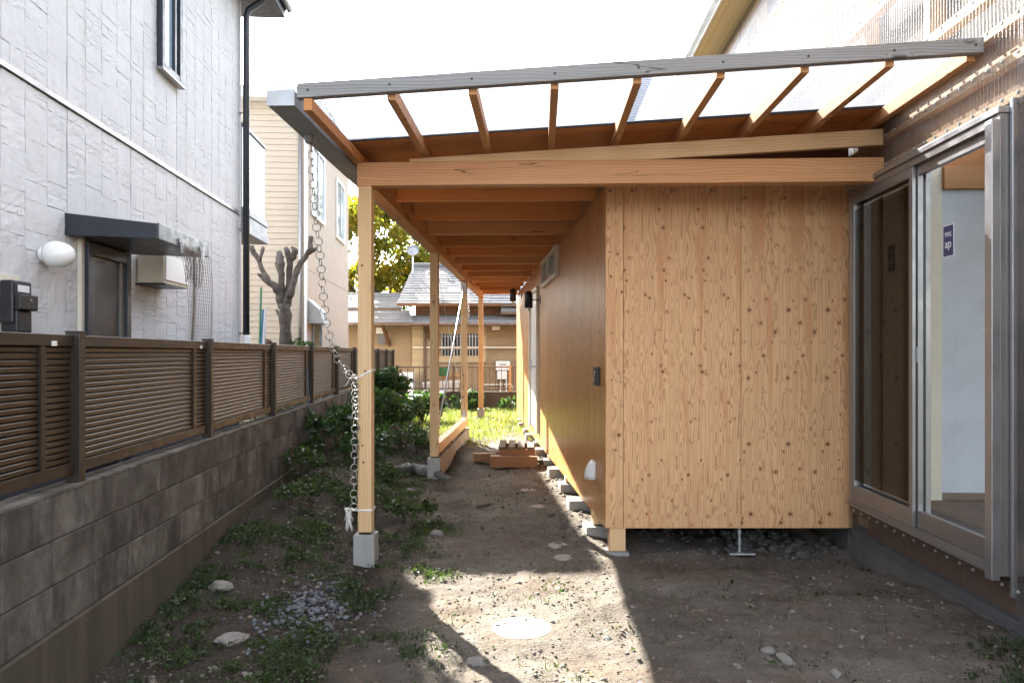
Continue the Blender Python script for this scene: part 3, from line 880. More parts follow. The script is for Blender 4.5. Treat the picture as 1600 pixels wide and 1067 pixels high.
obj('far_wall', MB().box(.2, 6, V1-.02, V1, .2, EAVE), M['membrane'], hs)
obj('side_wall', MB().box(6, 6.05, -4.2, V1, .2, EAVE), M['membrane'], hs)
# interior seen through the door
obj('floor', MB().box(.1, 6, -4.2, 4, .26, .30), M['floor_dim'], hs)
iv = 1.02
obj('inner_wall', MB().box(.95, 3.6, iv, iv+.06, .36, 2.88), M['board_white'], hs)
obj('inner_wall', MB().box(.95, 3.6, iv+.005, iv+.05, .30, .36), M['floor_dim'], hs)
obj('inner_post', MB().box(.84, .95, iv-.02, iv+.09, .30, 3.2), M['cream_paint'], hs)
obj('inner_wall', MB().box(.09, .84, iv+.01, iv+.05, .30, 3.2), M['ply_in'], hs)
for u in (.22, .46, .66): obj('inner_stud', MB().box(u, u+.09, iv-.04, iv+.01, .30, 3.2), M['ply_in'], hs)
obj('inner_beam', MB().box(.95, 4, iv-.06, iv+.05, 2.88, 3.06), M['larch_x'], hs)
obj('inner_beam', MB().box(.95, 4, iv-.03, iv+.05, 3.06, 3.3), M['red_x'], hs)
obj('loft_floor', MB().box(1.6, 6, -4, 4, 3.3, 3.34), M['ply_in'], hs)
# sliding door
XF = -.073
sdr = obj('sliding_door', MB().box(XF, bk, WV0, WV0+.03, WZ0, WZ1).box(XF, bk, WV1-.03, WV1, WZ0, WZ1).box(XF, bk, WV0+.03, WV1-.03, WZ1-.045, WZ1).box(XF, bk, WV0+.03, WV1-.03, WZ0, WZ0+.04), M['alu_dark'], hs, bevel=.002)
tag(sdr, 'tall grey metal sliding door')
obj('sill_rail', MB().box(XF-.02, XF-.001, WV0+.03, WV1-.01, WZ0, WZ0+.018), M['alu_dark'], sdr)
VM = -.56
def sash(v0, v1, x0, x1, m, gm, name):
    s = obj(name, MB().box(x0, x1, v0, v0+.045, WZ0+.042, WZ1-.047).box(x0, x1, v1-.045, v1, WZ0+.042, WZ1-.047).box(x0, x1, v0+.045, v1-.045, WZ1-.105, WZ1-.047).box(x0, x1, v0+.045, v1-.045, WZ0+.042, WZ0+.15), m, sdr, bevel=.002)
    obj('pane', MB().box((x0+x1)/2-.003, (x0+x1)/2+.003, v0+.043, v1-.043, WZ0+.148, WZ1-.103), gm, s) if False else None
    return s
s1 = sash(WV0+.05, VM+.02, -.045, -.012, M['alu_dark'], M['glass'], 'sash')
s2 = sash(VM-.03, WV1-.032, .0, .032, M['alu_dark'], M['glass'], 'sash')
s3 = sash(VM-.01, WV1-.032, -.072, -.050, M['alu_dark'], M['screen'], 'screen_sash')
# panes lie on the house, one level up, to stay parts
for nm, v0, v1, x, gm in (('pane', WV0+.093, VM-.023, -.028, 'glass'), ('pane', VM+.013, WV1-.075, .016, 'glass'), ('screen', VM+.033, WV1-.075, -.061, 'screen')):
    obj(nm, MB().add([(x, v0, WZ0+.188), (x, v1, WZ0+.188), (x, v1, WZ1-.15), (x, v0, WZ1-.15)], [(0,1,2,3)]), M[gm], hs)
obj('pull_rail', MB().box(-.117, XF-.001, WV0-.005, WV0+.055, WZ0-.02, WZ1-.03), M['alu'], sdr, bevel=.004)
obj('outer_trim', MB().box(-.03, .0, WV0-.030, WV0-.007, WZ0-.10, WZ1+.07), M['alu'], sdr, bevel=.004)
obj('head_trim', MB().box(-.085, .0, WV0-.005, WV1+.02, WZ1+.002, WZ1+.036), M['alu'], sdr, bevel=.003)
obj('latch', MB().box(-.05, -.012, VM-.02, VM+.012, 1.46, 1.56), M['alu'], sdr, bevel=.003)
obj('pull_handle', MB().box(-.047, -.044, WV0+.062, WV0+.082, 1.36, 1.52), M['black_metal'], sdr)

def sticker(v, z, x, label):
    c = hs.matrix_basis @ Vector((x, v, z))
    r_ = root('sticker', c, TH - math.pi/2, label, 'sticker', 'dark blue maker stickers on the sliding door panes')
    # local x runs towards the viewer, local y = out of the house after turning
    obj('label_sheet', MB().box(-.056, .056, 0, .001, -.092, .092), M['letter'], r_)
    obj('label_field', MB().box(-.051, .051, -.0012, -.0005, -.087, .087), M['sticker'], r_)
    for txt, sz, zz in (('YKK', .038, .024), ('ap', .072, -.040)):
        cu = bpy.data.curves.new('lettering', 'FONT'); cu.body = txt; cu.size = sz; cu.align_x = 'CENTER'; cu.extrude = .0003; cu.offset = .0004
        t = bpy.data.objects.new('lettering', cu); COL.objects.link(t)
        bpy.context.view_layer.update()
        me = bpy.data.meshes.new_from_object(t.evaluated_get(bpy.context.evaluated_depsgraph_get()))
        bpy.data.objects.remove(t)
        me.materials.clear(); me.materials.append(M['letter'])
        put('lettering', me, r_, (0, -.0018, zz), (R(90), 0, 0))
sticker(-.90, 2.17, -.0315, 'dark blue sticker with white letters on the clear right-hand glass pane')
sticker(-.12, 2.17, .0125, 'dim dark blue sticker behind the insect screen of the left-hand pane')

# ------------------------------------------------------------------ block wall and slatted fence
WF = Frame(LX0, 0, .07)
bw = root('block_wall', WF.wor(0, 3), .07, 'low grey concrete block wall carrying the brown slatted fence', 'wall')
cl, ch = .355, .19
bmesh_ = mesh_of('block', MB().box(.003, cl-.003, -.12, 0, .003, ch-.003), M['block'])
S0, S1 = -.6-.355*7, 15.6      # along wall relative to y=3
for row in range(3):
    zt = .92 - ch*(row+1)
    s = S0
    while s < S1:
        o = put('block', bmesh_, bw, (0, s, zt), (0, 0, R(90)), bevel=.004)
        # block mesh runs along x: turn so that it runs along y with its face at x = 0
        o.rotation_euler = (0, 0, R(90)); o.location = (-.12 + random.uniform(-.0015, .0015), s, zt)
        s += cl
mj = MB().box(-.115, -.0045, S0, S1, -.2, .918)
obj('mortar_core', mj, M['mortar'], bw)
obj('coping', MB().box(-.122, .001, S0, S1, .920, .932), M['block'], bw)
obj('wall_footing', MB().box(-.14, .018, S0, S1, -.3, .348), M['block_base'], bw, bevel=.006)

fn = root('slatted_fence', (WF.wor(-.075, 0).x, 0, .932), .07, 'brown metal fence of thin horizontal slats on top of the block wall', 'fence')
fp = 1.78
n_pan = 10
TOPF = .672
pm = mesh_of('post', MB().box(-.012, .054, -.026, .026, 0, TOPF+.012), M['fence'])
capm = mesh_of('post_cap', MB().box(-.0135, .0555, -.0275, .0275, TOPF+.0125, TOPF+.018), M['fence'])
pw_ = fp - .058
slm = MB()
slm.prism([(-.009, .001), (.0125, .001), (.0135, .0025), (.0135, .0190), (.011, .0215), (-.009, .0240)], 0, pw_)
sl_me = mesh_of('slat', slm, M['fence_slat']); recalc(sl_me)
back_me = mesh_of('light_stop_sheet', MB().box(-.016, -.0095, 0, pw_, .088, TOPF-.048), M['fence'])  # added sheet: stops light leaking through the gaps between slats
rail_t = mesh_of('top_rail', MB().box(-.02, .026, 0, pw_, TOPF-.052, TOPF), M['fence'])
rail_b = mesh_of('bottom_rail', MB().box(-.02, .026, 0, pw_, .038, .092), M['fence'])
stile = mesh_of('stile', MB().box(.0145, .026, -.018, .018, .093, TOPF-.053), M['fence'])
for k in range(-1, n_pan):
    v = 1.61 + fp*k
    o = put('post', pm, fn, (0, v+fp, 0), bevel=.003)
    put('post_cap', capm, fn, (0, v+fp, 0))
    y0 = v + .029
    put('top_rail', rail_t, fn, (0, y0, 0), bevel=.003)
    put('bottom_rail', rail_b, fn, (0, y0, 0), bevel=.003)
    put('stile', stile, fn, (0, y0+pw_-.24, 0))
    put('stile', stile, fn, (0, y0+.018, 0))
    put('light_stop_sheet', back_me, fn, (0, y0, 0))
    for r_ in range(19):
        put('slat', sl_me, fn, (0, y0, .096 + .0276*r_), (0, 0, 0))

for k, (v, hh) in enumerate(((3.20, .62), (5.02, .62))):
    obj('name_tag', MB().box(.0265, .029, v-.02, v+.02, hh, hh+.022), M['letter'], fn)
pa = AF.wor(-1.05, 2.2) ; fa_ = WF.wor(.05, 8.25); fb_ = WF.wor(-.02, 8.35)
tag(obj('thin_pole', MB().tube([(0, 0, 0), (fb_.x-fa_.x, fb_.y-fa_.y, .95)], .009, 6), M['blue_grey'], None, (fa_.x, fa_.y, .42)), 'thin blue-grey pole leaning on the brown fence left of the front post', 'pole')

# ------------------------------------------------------------------ white neighbour house
H1F = Frame(-2.67, 0, .07)
h1 = root('white_house', (-2.67, 0, 0), .07, 'two-storey white house with stone-pattern siding behind the brown fence', 'house')
HC = 8.93           # far corner along the wall
obj('wall', MB().box(-7.5, -.022, 1.05, HC-.02, -.2, 5.8), M['siding'], h1)
def stone_panel(w, h, ncol, seed):
    rr = random.Random(seed)
    mb = MB(); cw = w/ncol
    for c in range(ncol):
        x0 = c*cw + (.0045 if c == 0 else .0022); x1 = (c+1)*cw - (.0045 if c == ncol-1 else .0022)
        z = .003
        while z < h-.02:
            hh = rr.choice([.05, .065, .08, .10, .12, .15, .19, .24])
            z1 = min(z+hh, h-.003)
            if h - z1 < .04: z1 = h-.003
            segs = [(x0, x1)]
            if rr.random() < .10:
                m_ = x0+(x1-x0)*rr.uniform(.3, .7); segs = [(x0, m_-.001), (m_+.001, x1)]
            for (a, b) in segs:
                dep = rr.uniform(.006, .008); nx_, nz_ = 6, 3
                g = .0013 if rr.random() < .5 else .0004
                vs = []; fs = []
                tx, tz = rr.uniform(-.002, .002), rr.uniform(-.003, .003)
                for j in range(nz_+1):
                    for i in range(nx_+1):
                        fx, fz = i/nx_, j/nz_
                        px = a+(b-a)*fx; pz = (z+g)+(z1-z-2*g)*fz
                        edge = i in (0, nx_) or j in (0, nz_)
                        dy = dep + tx*(fx-.5) + tz*(fz-.5) + rr.uniform(-.0024, .0024)
                        if edge: dy -= .0006
                        vs.append((px, -dy, pz))
                for j in range(nz_):
                    for i in range(nx_):
                        q = j*(nx_+1)+i; fs.append((q, q+1, q+nx_+2, q+nx_+1))
                n0 = len(vs)
                ring = [i for i in range(nx_+1)] + [j*(nx_+1)+nx_ for j in range(1, nz_+1)] + [nz_*(nx_+1)+i for i in range(nx_-1, -1, -1)] + [j*(nx_+1) for j in range(nz_-1, 0, -1)]
                for i in ring: vs.append((vs[i][0], .002, vs[i][2]))
                for i in range(len(ring)):
                    k = (i+1) % len(ring)
                    fs.append((ring[k], ring[i], n0+i, n0+k))
                mb.add(vs, fs)
            z = z1
    return mb
PW = .97
obj('house_base', MB().box(-.02, .004, 1.05, HC, -.1, .84), M['house_base'], h1)
vpan = [HC - .03 - PW*(k+1) for k in range(8)]
for k, v in enumerate(vpan):
    for (z0, z1) in ((.85, 3.185), (3.235, 5.79)):
        o = obj('siding_panel', stone_panel(PW-.006, z1-z0, 4, 100+k*7+int(z0)), M['siding'], h1, (-.012, v+.003, z0), (0, 0, R(90)))
obj('trim_band', MB().box(-.022, .012, vpan[-1], HC-.02, 3.19, 3.215).box(-.022, .004, vpan[-1], HC-.02, 3.215, 3.232), M['alu_dark'], h1)
obj('corner_trim', MB().box(-.05, .016, HC-.028, HC+.01, .2, 5.79), M['siding'], h1, bevel=.006)
obj('soffit', MB().box(-7.9, .43, .6, HC+.48, 5.80, 5.83), M['navy'], h1)
obj('fascia', MB().box(.40, .432, .6, HC+.48, 5.831, 5.98).box(-7.9, .40, HC+.45, HC+.482, 5.831, 5.98), M['navy'], h1)
obj('roof', MB().add([(-8, .5, 5.985), (.46, .5, 5.985), (.46, HC+.52, 5.985), (-8, HC+.52, 5.985), (-3.7, 4.0, 7.2), (-3.7, HC-3.5, 7.2)],
                     [(0,3,2,1),(0,1,4),(1,2,5,4),(2,3,5),(3,0,4,5)]), M['slate'], h1)
obj('eave_gutter', MB().tube([(.47, .6, 5.93), (.47, HC+.5, 5.93)], .05, 10), M['navy'], h1, smooth=True)
dp = obj('downpipe', MB().tube([(.30, HC-.02, 5.84), (.27, HC-.02, 5.78), (.11, HC-.03, 5.66), (.085, HC-.03, 5.58), (.085, HC-.03, .9)], .038, 10), M['navy'], h1, smooth=True)
for z in (1.75, 3.0, 4.4): obj('pipe_bracket', MB().box(-.01, .13, HC-.04, HC-.02, z, z+.025), M['alu_dark'], dp)
obj('pipe_sleeve', MB().lathe([(.05, .9), (.05, 1.72), (.04, 1.74)], 12, Matrix.Translation((.085, HC-.03, 0))), M['white_plastic'], dp, smooth=True)
# upstairs window
uw = obj('window', MB().box(.002, .012, 6.55, 6.90, 4.10, 5.6), M['glass_sky'], h1)
obj('frame', MB().box(.0, .05, 6.49, 6.55, 4.04, 5.66).box(.0, .05, 6.90, 6.97, 4.04, 5.66).box(.0, .05, 6.55, 6.90, 4.04, 4.10).box(.0, .05, 6.55, 6.90, 5.6, 5.66), M['navy'], uw, bevel=.004)
obj('sill', MB().box(.005, .065, 6.47, 6.99, 4.015, 4.038), M['alu_dark'], uw)
obj('mullion', MB().box(.012, .04, 6.80, 6.84, 4.10, 5.6), M['navy'], uw)
# back door
bd = obj('door', MB().box(.004, .02, 5.30, 5.72, .55, 2.2), M['door_dark'], h1)
obj('frame', MB().box(.002, .06, 5.18, 5.25, .5, 2.30).box(.002, .06, 5.78, 5.85, .5, 2.30).box(.002, .06, 5.25, 5.78, 2.22, 2.30), M['navy'], bd, bevel=.004)
obj('stile', MB().box(.01, .035, 5.25, 5.30, .5, 2.22).box(.01, .035, 5.72, 5.78, .5, 2.22), M['alu_dark'], bd)
obj('casing', MB().box(-.0, .03, 5.14, 5.178, .98, 2.34).box(-.0, .03, 5.852, 5.89, .98, 2.34), M['cream_paint'], bd)
# canopy over the door
cp = obj('canopy', MB().add([(-.01, 4.99, 2.32), (.60, 4.99, 2.30), (.60, 5.98, 2.30), (-.01, 5.98, 2.32), (-.01, 4.99, 2.47), (.60, 4.99, 2.405), (.60, 5.98, 2.405), (-.01, 5.98, 2.47)],
                            [(0,3,2,1),(4,5,6,7),(0,1,5,4),(1,2,6,5),(2,3,7,6),(3,0,4,7)]), M['navy'], h1, bevel=.004)
obj('canopy_edge', MB().box(.601, .615, 4.985, 5.985, 2.30, 2.41), M['slate'], cp, bevel=.003)  # reflection on the outer face put into the colour as a paler metal
for v in (5.35, 5.78): obj('clip', MB().box(.60, .635, v, v+.05, 2.33, 2.36).box(.62, .635, v+.01, v+.04, 2.26, 2.34), M['letter'], cp)
# kitchen exhaust hood
hd = obj('exhaust_hood', MB().box(.005, .22, 6.08, 6.64, 2.10, 2.34), M['cream_paint'], h1, bevel=.006)
obj('hood_face', MB().box(.221, .232, 6.10, 6.62, 2.13, 2.325), M['white_plastic'], hd)
obj('hood_base', MB().box(.0, .24, 6.06, 6.5, 2.085, 2.099), M['black'], hd)
# balcony on the far end
bl = obj('balcony', MB().box(-2.0, -.02, HC+.30, HC+.36, 3.1, 4.25).box(-.06, .02, HC+.02, HC+1.05, 3.3, 4.28), M['balcony'], h1)
obj('balcony_base', MB().box(-2.0, .06, HC+.02, HC+1.1, 3.0, 3.12).box(-2.0, .045, HC+.02, HC+1.08, 3.13, 3.21).box(-2.0, .06, HC+.02, HC+1.1, 3.22, 3.295), M['grey_panel'], bl)
obj('balcony_rail', MB().box(-.08, .04, HC+.01, HC+1.08, 4.285, 4.32), M['alu_dark'], bl)

# things on the white house
def h1w(u, v, z): return H1F.wor(u, v, z)
gl = root('globe_lamp', h1w(0, 4.70, 2.15), .07 , 'white egg-shaped globe lamp on the white siding left of the dark canopy', 'lamp')
obj('base', MB().lathe([(.048, 0), (.048, .022), (.04, .03)], 20, Matrix.Rotation(R(90), 4, 'Y')), M['white_plastic'], gl, smooth=True)
obj('globe', MB().lathe([(.04, .025), (.066, .034), (.083, .06), (.087, .09), (.081, .13), (.065, .168), (.04, .195), (.012, .206)], 24, Matrix.Rotation(R(90), 4, 'Y')), M['opal'], gl, smooth=True)
mt = root('electric_meter', h1w(0, 4.30, 1.62), .07, 'black electric meter box on the white siding above the fence', 'electric meter')
obj('back_board', MB().box(.012, .04, -.12, .10, 0, .36), M['cream_paint'], mt, bevel=.004)
obj('case', MB().box(.041, .12, -.10, .085, .07, .32), M['black'], mt, bevel=.012)
obj('lower_cover', MB().box(.041, .135, -.085, .06, .02, .15), M['black'], mt, bevel=.01)
obj('upper_cover', MB().box(.121, .16, -.095, .08, .15, .24), M['black'], mt, bevel=.008)
obj('dial_window', MB().box(.1205, .124, -.06, .05, .255, .295), M['letter'], mt)
obj('seal', MB().lathe([(.008, 0), (.008, .004)], 10, Matrix.Translation((.16, .0, .21)) @ Matrix.Rotation(R(90), 4, 'Y')), M['steel'], mt)
# bird net hanging from the canopy
nt_ = root('wire_net', h1w(.60, 5.3, 1.2), .07, 'brown wire net hanging from the outer edge of the dark canopy', 'net')
nb = MB()
def npt(a, b):      # a across 0..1, b down 0..1
    l0 = .02 + .10*b; w0 = .62 - .10*b + .02*math.sin(b*5)
    return (.03 + .022*math.sin(a*7+b*2.5) + .03*math.sin(b*4)*(1-a), l0 + w0*a + .006*math.sin(b*9+a*5), 1.10 - 1.15*b)
for i in range(21): nb.tube([npt(i/20, j/12) for j in range(13)], .0016, 4, False)
for j in range(42): nb.tube([npt(i/14, j/41) for i in range(15)], .0012, 4, False)
obj('wire_mesh', nb, M['net'], nt_)
nb2 = MB()
for i in range(18): nb2.tube([(.05+.01*math.sin(i), .0+.022*i, 1.12), (.07+.01*math.sin(i*2), .02+.021*i, .98), (.055, .06+.02*i, .84+.03*math.sin(i*.4))], .0016, 4, False)
for j in range(24): nb2.tube([(.052, .004*j, 1.11-.011*j), (.072, .2, 1.10-.0115*j), (.052, .40, 1.11-.010*j)], .0013, 4, False)
obj('net_fold', nb2, M['net'], nt_)

# ------------------------------------------------------------------ beige neighbour house
H2F = Frame(-3.65, 13.05, .07)
h2 = root('beige_house', (-3.65, 13.05, 0), .07, 'beige two-storey house with fine horizontal siding behind the white house', 'house')
D2 = 4.95
mb = MB(); z = -.2
prof = []
while z < 5.9:
    prof += [(0, z), (-.0, z+.098), (.012, z+.102)]; z += .104
fr = MB()
zs = np.arange(-.2, 5.92, .104)
for zz in zs:
    fr.add([(-6, -.012, zz), (0, -.012, zz), (0, -.002, zz+.1), (-6, -.002, zz+.1), (-6, .004, zz+.104), (0, .004, zz+.104)], [(0,1,2,3),(3,2,5,4)])
tag(obj('front_siding', fr, M['beige'], h2), 'front wall of horizontal siding boards')
obj('wall', MB().box(-6, -.002, .005, D2, -.2, 5.95), M['cream_wall'], h2)
sb_ = MB()
obj('corner_board', MB().box(-.03, .012, -.03, .05, -.2, 5.9), M['white_plastic'], h2, bevel=.004)
obj('downpipe', MB().tube([(-.10, -.05, 5.8), (-.10, -.05, 0)], .028, 8), M['alu'], h2, smooth=True)
obj('soffit', MB().box(-6.4, .20, -.30, D2+.4, 5.96, 5.99), M['white_plastic'], h2)
obj('fascia', MB().box(-6.4, .225, -.325, -.302, 5.94, 6.13).box(.202, .225, -.30, D2+.4, 5.94, 6.13), M['white_plastic'], h2)
obj('roof', MB().add([(-6.5, -.36, 6.12), (.26, -.36, 6.12), (.26, D2+.5, 6.1), (-6.5, D2+.5, 6.1), (-3.6, D2/2-.3, 6.45), (-2.4, D2/2-.3, 6.45)],
                     [(0,3,2,1),(0,1,5,4),(1,2,5),(2,3,4,5),(3,0,4)]), M['tile_grey'], h2)
for (a, b) in ((.45, 1.6), (3.15, 4.15)):
    w_ = obj('window', MB().box(.0, .012, a, b, 4.12, 5.32), M['glass_sky'], h2)
    obj('frame', MB().box(.0, .04, a-.07, a, 4.05, 5.39).box(.0, .04, b, b+.07, 4.05, 5.39).box(.0, .04, a, b, 4.05, 4.12).box(.0, .04, a, b, 5.32, 5.39), M['white_plastic'], w_, bevel=.004)
    obj('mullion', MB().box(.012, .03, (a+b)/2-.03, (a+b)/2+.03, 4.12, 5.32), M['alu_dark'], w_)
w_ = obj('window', MB().box(.0, .012, .55, 1.3, 1.5, 2.1), M['glass_dark'], h2)
obj('frame', MB().box(.0, .035, .5, .55, 1.45, 2.15).box(.0, .035, 1.3, 1.35, 1.45, 2.15).box(.0, .035, .55, 1.3, 1.45, 1.5).box(.0, .035, .55, 1.3, 2.1, 2.15), M['alu'], w_)
hv = []; hf = []
vh2 = obj('vent_cover', MB().add([(0, .1, 2.05), (.30, .1, 2.05), (.22, .1, 2.3), (.0, .1, 2.5), (0, .6, 2.05), (.30, .6, 2.05), (.22, .6, 2.3), (0, .6, 2.5)],
                                 [(0,1,2,3),(4,7,6,5),(0,4,5,1),(1,5,6,2),(2,6,7,3)]), M['alu'], h2, bevel=.01)
obj('seam_line', MB().box(.0, .004, 0, D2, 3.02, 3.035), M['beige'], h2)

# ------------------------------------------------------------------ old tiled house at the end
YH = 22.0
def X3(px, Y=YH): return (px-CX)/F*Y
def Z3(py, Y=YH): return CAMZ + (HY-py)/F*Y
h3 = root('tiled_house', (0, 0, 0), 0, 'old tan house with stepped grey slate roofs at the end of the yard', 'house')
obj('wall', MB().box(-9, 6, YH, YH+5, -.1, 2.45), M['tan_wall'], h3)
obj('upper_wall', MB().box(X3(645), 5, YH+.55, YH+4, 2.5, Z3(475)), M['dark_x'], h3)
for i, zz in enumerate((2.70, 2.84)):
    obj('wall_rail', MB().box(X3(640), 4.9, YH+.5, YH+.549, zz, zz+.035), M['rail'], h3)
obj('fascia', MB().box(X3(622), X3(783), YH-.16, YH-.12, Z3(478), Z3(474)), M['dark_x'], h3)
def roof(x0a, x1a, x0b, x1b, ya, za, yb, zb_, rows, name='roof'):
    """stepped slate courses between an eave (a) and a ridge (b)"""
    mb = MB()
    for i in range(rows):
        t0, t1 = i/rows, (i+1.15)/rows
        t1 = min(t1, 1)
        L0, L1 = x0a+(x0b-x0a)*t0, x0a+(x0b-x0a)*t1
        R0, R1 = x1a+(x1b-x1a)*t0, x1a+(x1b-x1a)*t1
        y0_, y1_ = ya+(yb-ya)*t0, ya+(yb-ya)*t1
        z0_, z1_ = za+(zb_-za)*t0+.045, za+(zb_-za)*t1+.012
        n_ = max(1, int((R0-L0)/1.3))
        for k in range(n_):
            a0, a1 = k/n_, (k+1)/n_
            j = random.uniform(-.006, .006)
            vs = [(L0+(R0-L0)*a0+.004, y0_, z0_+j), (L0+(R0-L0)*a1-.004, y0_, z0_+j), (L1+(R1-L1)*a1-.004, y1_, z1_), (L1+(R1-L1)*a0+.004, y1_, z1_),
                  (L0+(R0-L0)*a0+.004, y0_, z0_+j-.03), (L0+(R0-L0)*a1-.004, y0_, z0_+j-.03)]
            mb.add(vs, [(0,1,2,3),(4,5,1,0)])
    base = MB().add([(x0a, ya, za), (x1a, ya, za), (x1b, yb, zb_), (x0b, yb, zb_), (x0a, ya, za-.05), (x1a, ya, za-.05), (x1b, yb, zb_-.05), (x0b, yb, zb_-.05)],
                    [(0,1,2,3),(4,7,6,5),(0,4,5,1),(1,5,6,2),(2,6,7,3),(3,7,4,0)])
    r_ = obj(name, base, M['rail'], h3)
    o = obj('roof_tiles', mb, M['tile_grey'], r_); o['kind'] = 'stuff'
    return r_
roof(X3(621), 3.6, X3(646, 25), 3.0, YH-.15, Z3(476), 25.0, Z3(417, 25), 16)
roof(X3(783, 21.7), 5, X3(783, 23), 5, 21.7, Z3(488, 21.7), 23.0, Z3(463, 23), 7)
roof(X3(632, 21.3), 5, X3(632, 22.5), 5, 21.3, Z3(505, 21.3), 22.52, Z3(493, 22.5), 4)
roof(-9, X3(646, 21.2), -9, X3(640, 22.6), 21.15, Z3(505, 21.2), 22.5, Z3(485, 22.5), 8)
roof(-9, X3(628, 22.6), -9, X3(634, 24.6), 22.45, Z3(482, 22.5), 24.6, Z3(458, 24.6), 9)
obj('eave_gutter', MB().tube([(-9, 21.1, Z3(507, 21.1)), (5, 21.22, Z3(507, 21.2))], .05, 8), M['rail'], h3)
obj('ridge', MB().tube([(X3(646, 25), 25.0, Z3(415, 25)), (3, 25.0, Z3(415, 25))], .09, 8), M['tile_grey'], h3)
# pale boarded bay and barred window
for i in range(11):
    z0 = -.1+.235*i
    obj('bay_board', MB().box(X3(645), X3(673), YH-.10, YH-.001, z0, z0+.228), M['tan_board'], h3)
    obj('bay_board', MB().box(X3(760), 5, YH-.04, YH-.001, z0, z0+.228), M['tan_board'] if False else M['tan_wall'], h3)
w_ = obj('window', MB().box(X3(690), X3(748), YH-.03, YH-.002, Z3(555), Z3(522)), M['glass_dark'], h3)
obj('surround', MB().box(X3(686), X3(760), YH-.02, YH-.003, Z3(521), Z3(507)).box(X3(686), X3(760), YH-.06, YH-.003, Z3(566), Z3(556)).box(X3(749), X3(760), YH-.05, YH-.003, Z3(556), Z3(521)), M['tan_board'], w_)
for i in range(13):
    x = X3(691)+(X3(748)-X3(691))*i/12
    obj('bar', MB().box(x-.014, x+.014, YH-.075, YH-.05, Z3(555.5), Z3(521)), M['alu'], w_)
obj('bar_rail', MB().box(X3(690), X3(748), YH-.05, YH-.04, Z3(546), Z3(545)).box(X3(690), X3(748), YH-.05, YH-.04, Z3(526), Z3(525)), M['alu'], w_)
obj('pipe_line', MB().tube([(X3(646), YH-.15, Z3(543)), (X3(812), YH-.15, Z3(543))], .03, 6), M['cream_paint'], h3)
obj('drain_pipe', MB().tube([(X3(664), YH-.18, 2.35), (X3(665), YH-.18, 2.15), (X3(665), YH-.18, 0)], .045, 8), M['rail'], h3)
obj('bracket', MB().beam((X3(669), YH-.4, 2.36), (X3(674), YH-.11, 1.9), .07, .07), M['dark_z'], h3)
obj('bracket', MB().beam((X3(602), YH-.5, 2.36), (X3(609), YH-.02, 1.75), .08, .08), M['dark_z'], h3)
obj('vent_box', MB().box(X3(769), X3(781), YH-.10, YH-.041, Z3(516), Z3(508)), M['white_plastic'], h3)
obj('vent_louvre', MB().box(X3(768), X3(782), YH-.115, YH-.05, Z3(517.5), Z3(516.2)), M['rail'], h3)
w_ = obj('window', MB().box(X3(590), X3(602), YH-.03, YH-.002, Z3(538), Z3(522)), M['glass_dark'], h3)
obj('shade_board', MB().box(X3(588), X3(604), YH-.05, YH-.003, Z3(521), Z3(512)), M['white_plastic'], w_)

# heater on its wall, with pipes
ht = root('water_heater', (X3(786), YH-.18, Z3(612)), 0, 'white gas water heater with pipes on the tan wall', 'water heater')
hz = lambda py: Z3(py)-Z3(612)
obj('cabinet', MB().box(-.21, .21, -.12, .12, hz(578), hz(564)), M['white_plastic'], ht, bevel=.01)
obj('flue_slot', MB().box(-.10, .10, -.125, -.121, hz(570), hz(568.5)), M['black'], ht)
obj('lower_cabinet', MB().box(-.17, .13, -.08, .12, hz(592), hz(578.5)), M['white_plastic'], ht, bevel=.01)
for i in range(4): obj('pipe', MB().tube([(-.14+.08*i, 0, hz(592)), (-.14+.08*i, -.02, hz(606)), (-.2+.1*i, -.06, hz(615))], .018, 6), M['white_plastic' if i % 2 else 'rail'], ht)
obj('pipe', MB().tube([(-.75, 0, hz(601)), (.25, 0, hz(600)), (.3, 0, hz(608))], .025, 6), M['cream_paint'], ht)
# air-conditioner outdoor unit
ac = root('outdoor_unit', (X3(635), YH-.5, .35), 0, 'white outdoor air conditioner unit behind the railing', 'air conditioner')
obj('case', MB().box(-.3, .3, -.14, .14, 0, .62), M['white_plastic'], ac, bevel=.015)
obj('fan_grille', MB().lathe([(.21, 0), (.21, .015), (.19, .02), (.05, .02)], 20, Matrix.Translation((-.05, -.14, .31)) @ Matrix.Rotation(R(90), 4, 'X')), M['alu_dark'], ac)
obj('stand', MB().box(-.25, -.19, -.14, .14, -.3, 0).box(.19, .25, -.14, .14, -.3, 0), M['conc'], ac)
# satellite dish
ds = root('satellite_dish', (X3(645, 24.3), 24.3, Z3(417, 24.3)), 0, 'pale satellite dish on a mast above the left end of the slate roof', 'satellite dish')
obj('mast', MB().tube([(0, 0, -.5), (0, 0, .4)], .025, 8), M['steel'], ds)
obj('dish', MB().lathe([(.002, 0), (.1, .012), (.16, .03), (.20, .055), (.205, .06), (.1, .004), (.002, -.01)], 24, Matrix.Translation((.02, -.05, .5)) @ Matrix.Rotation(R(62), 4, 'X')), M['alu'], ds, smooth=True)
obj('feed_arm', MB().tube([(.02, -.1, .3), (.0, -.42, .45)], .012, 6), M['steel'], ds)

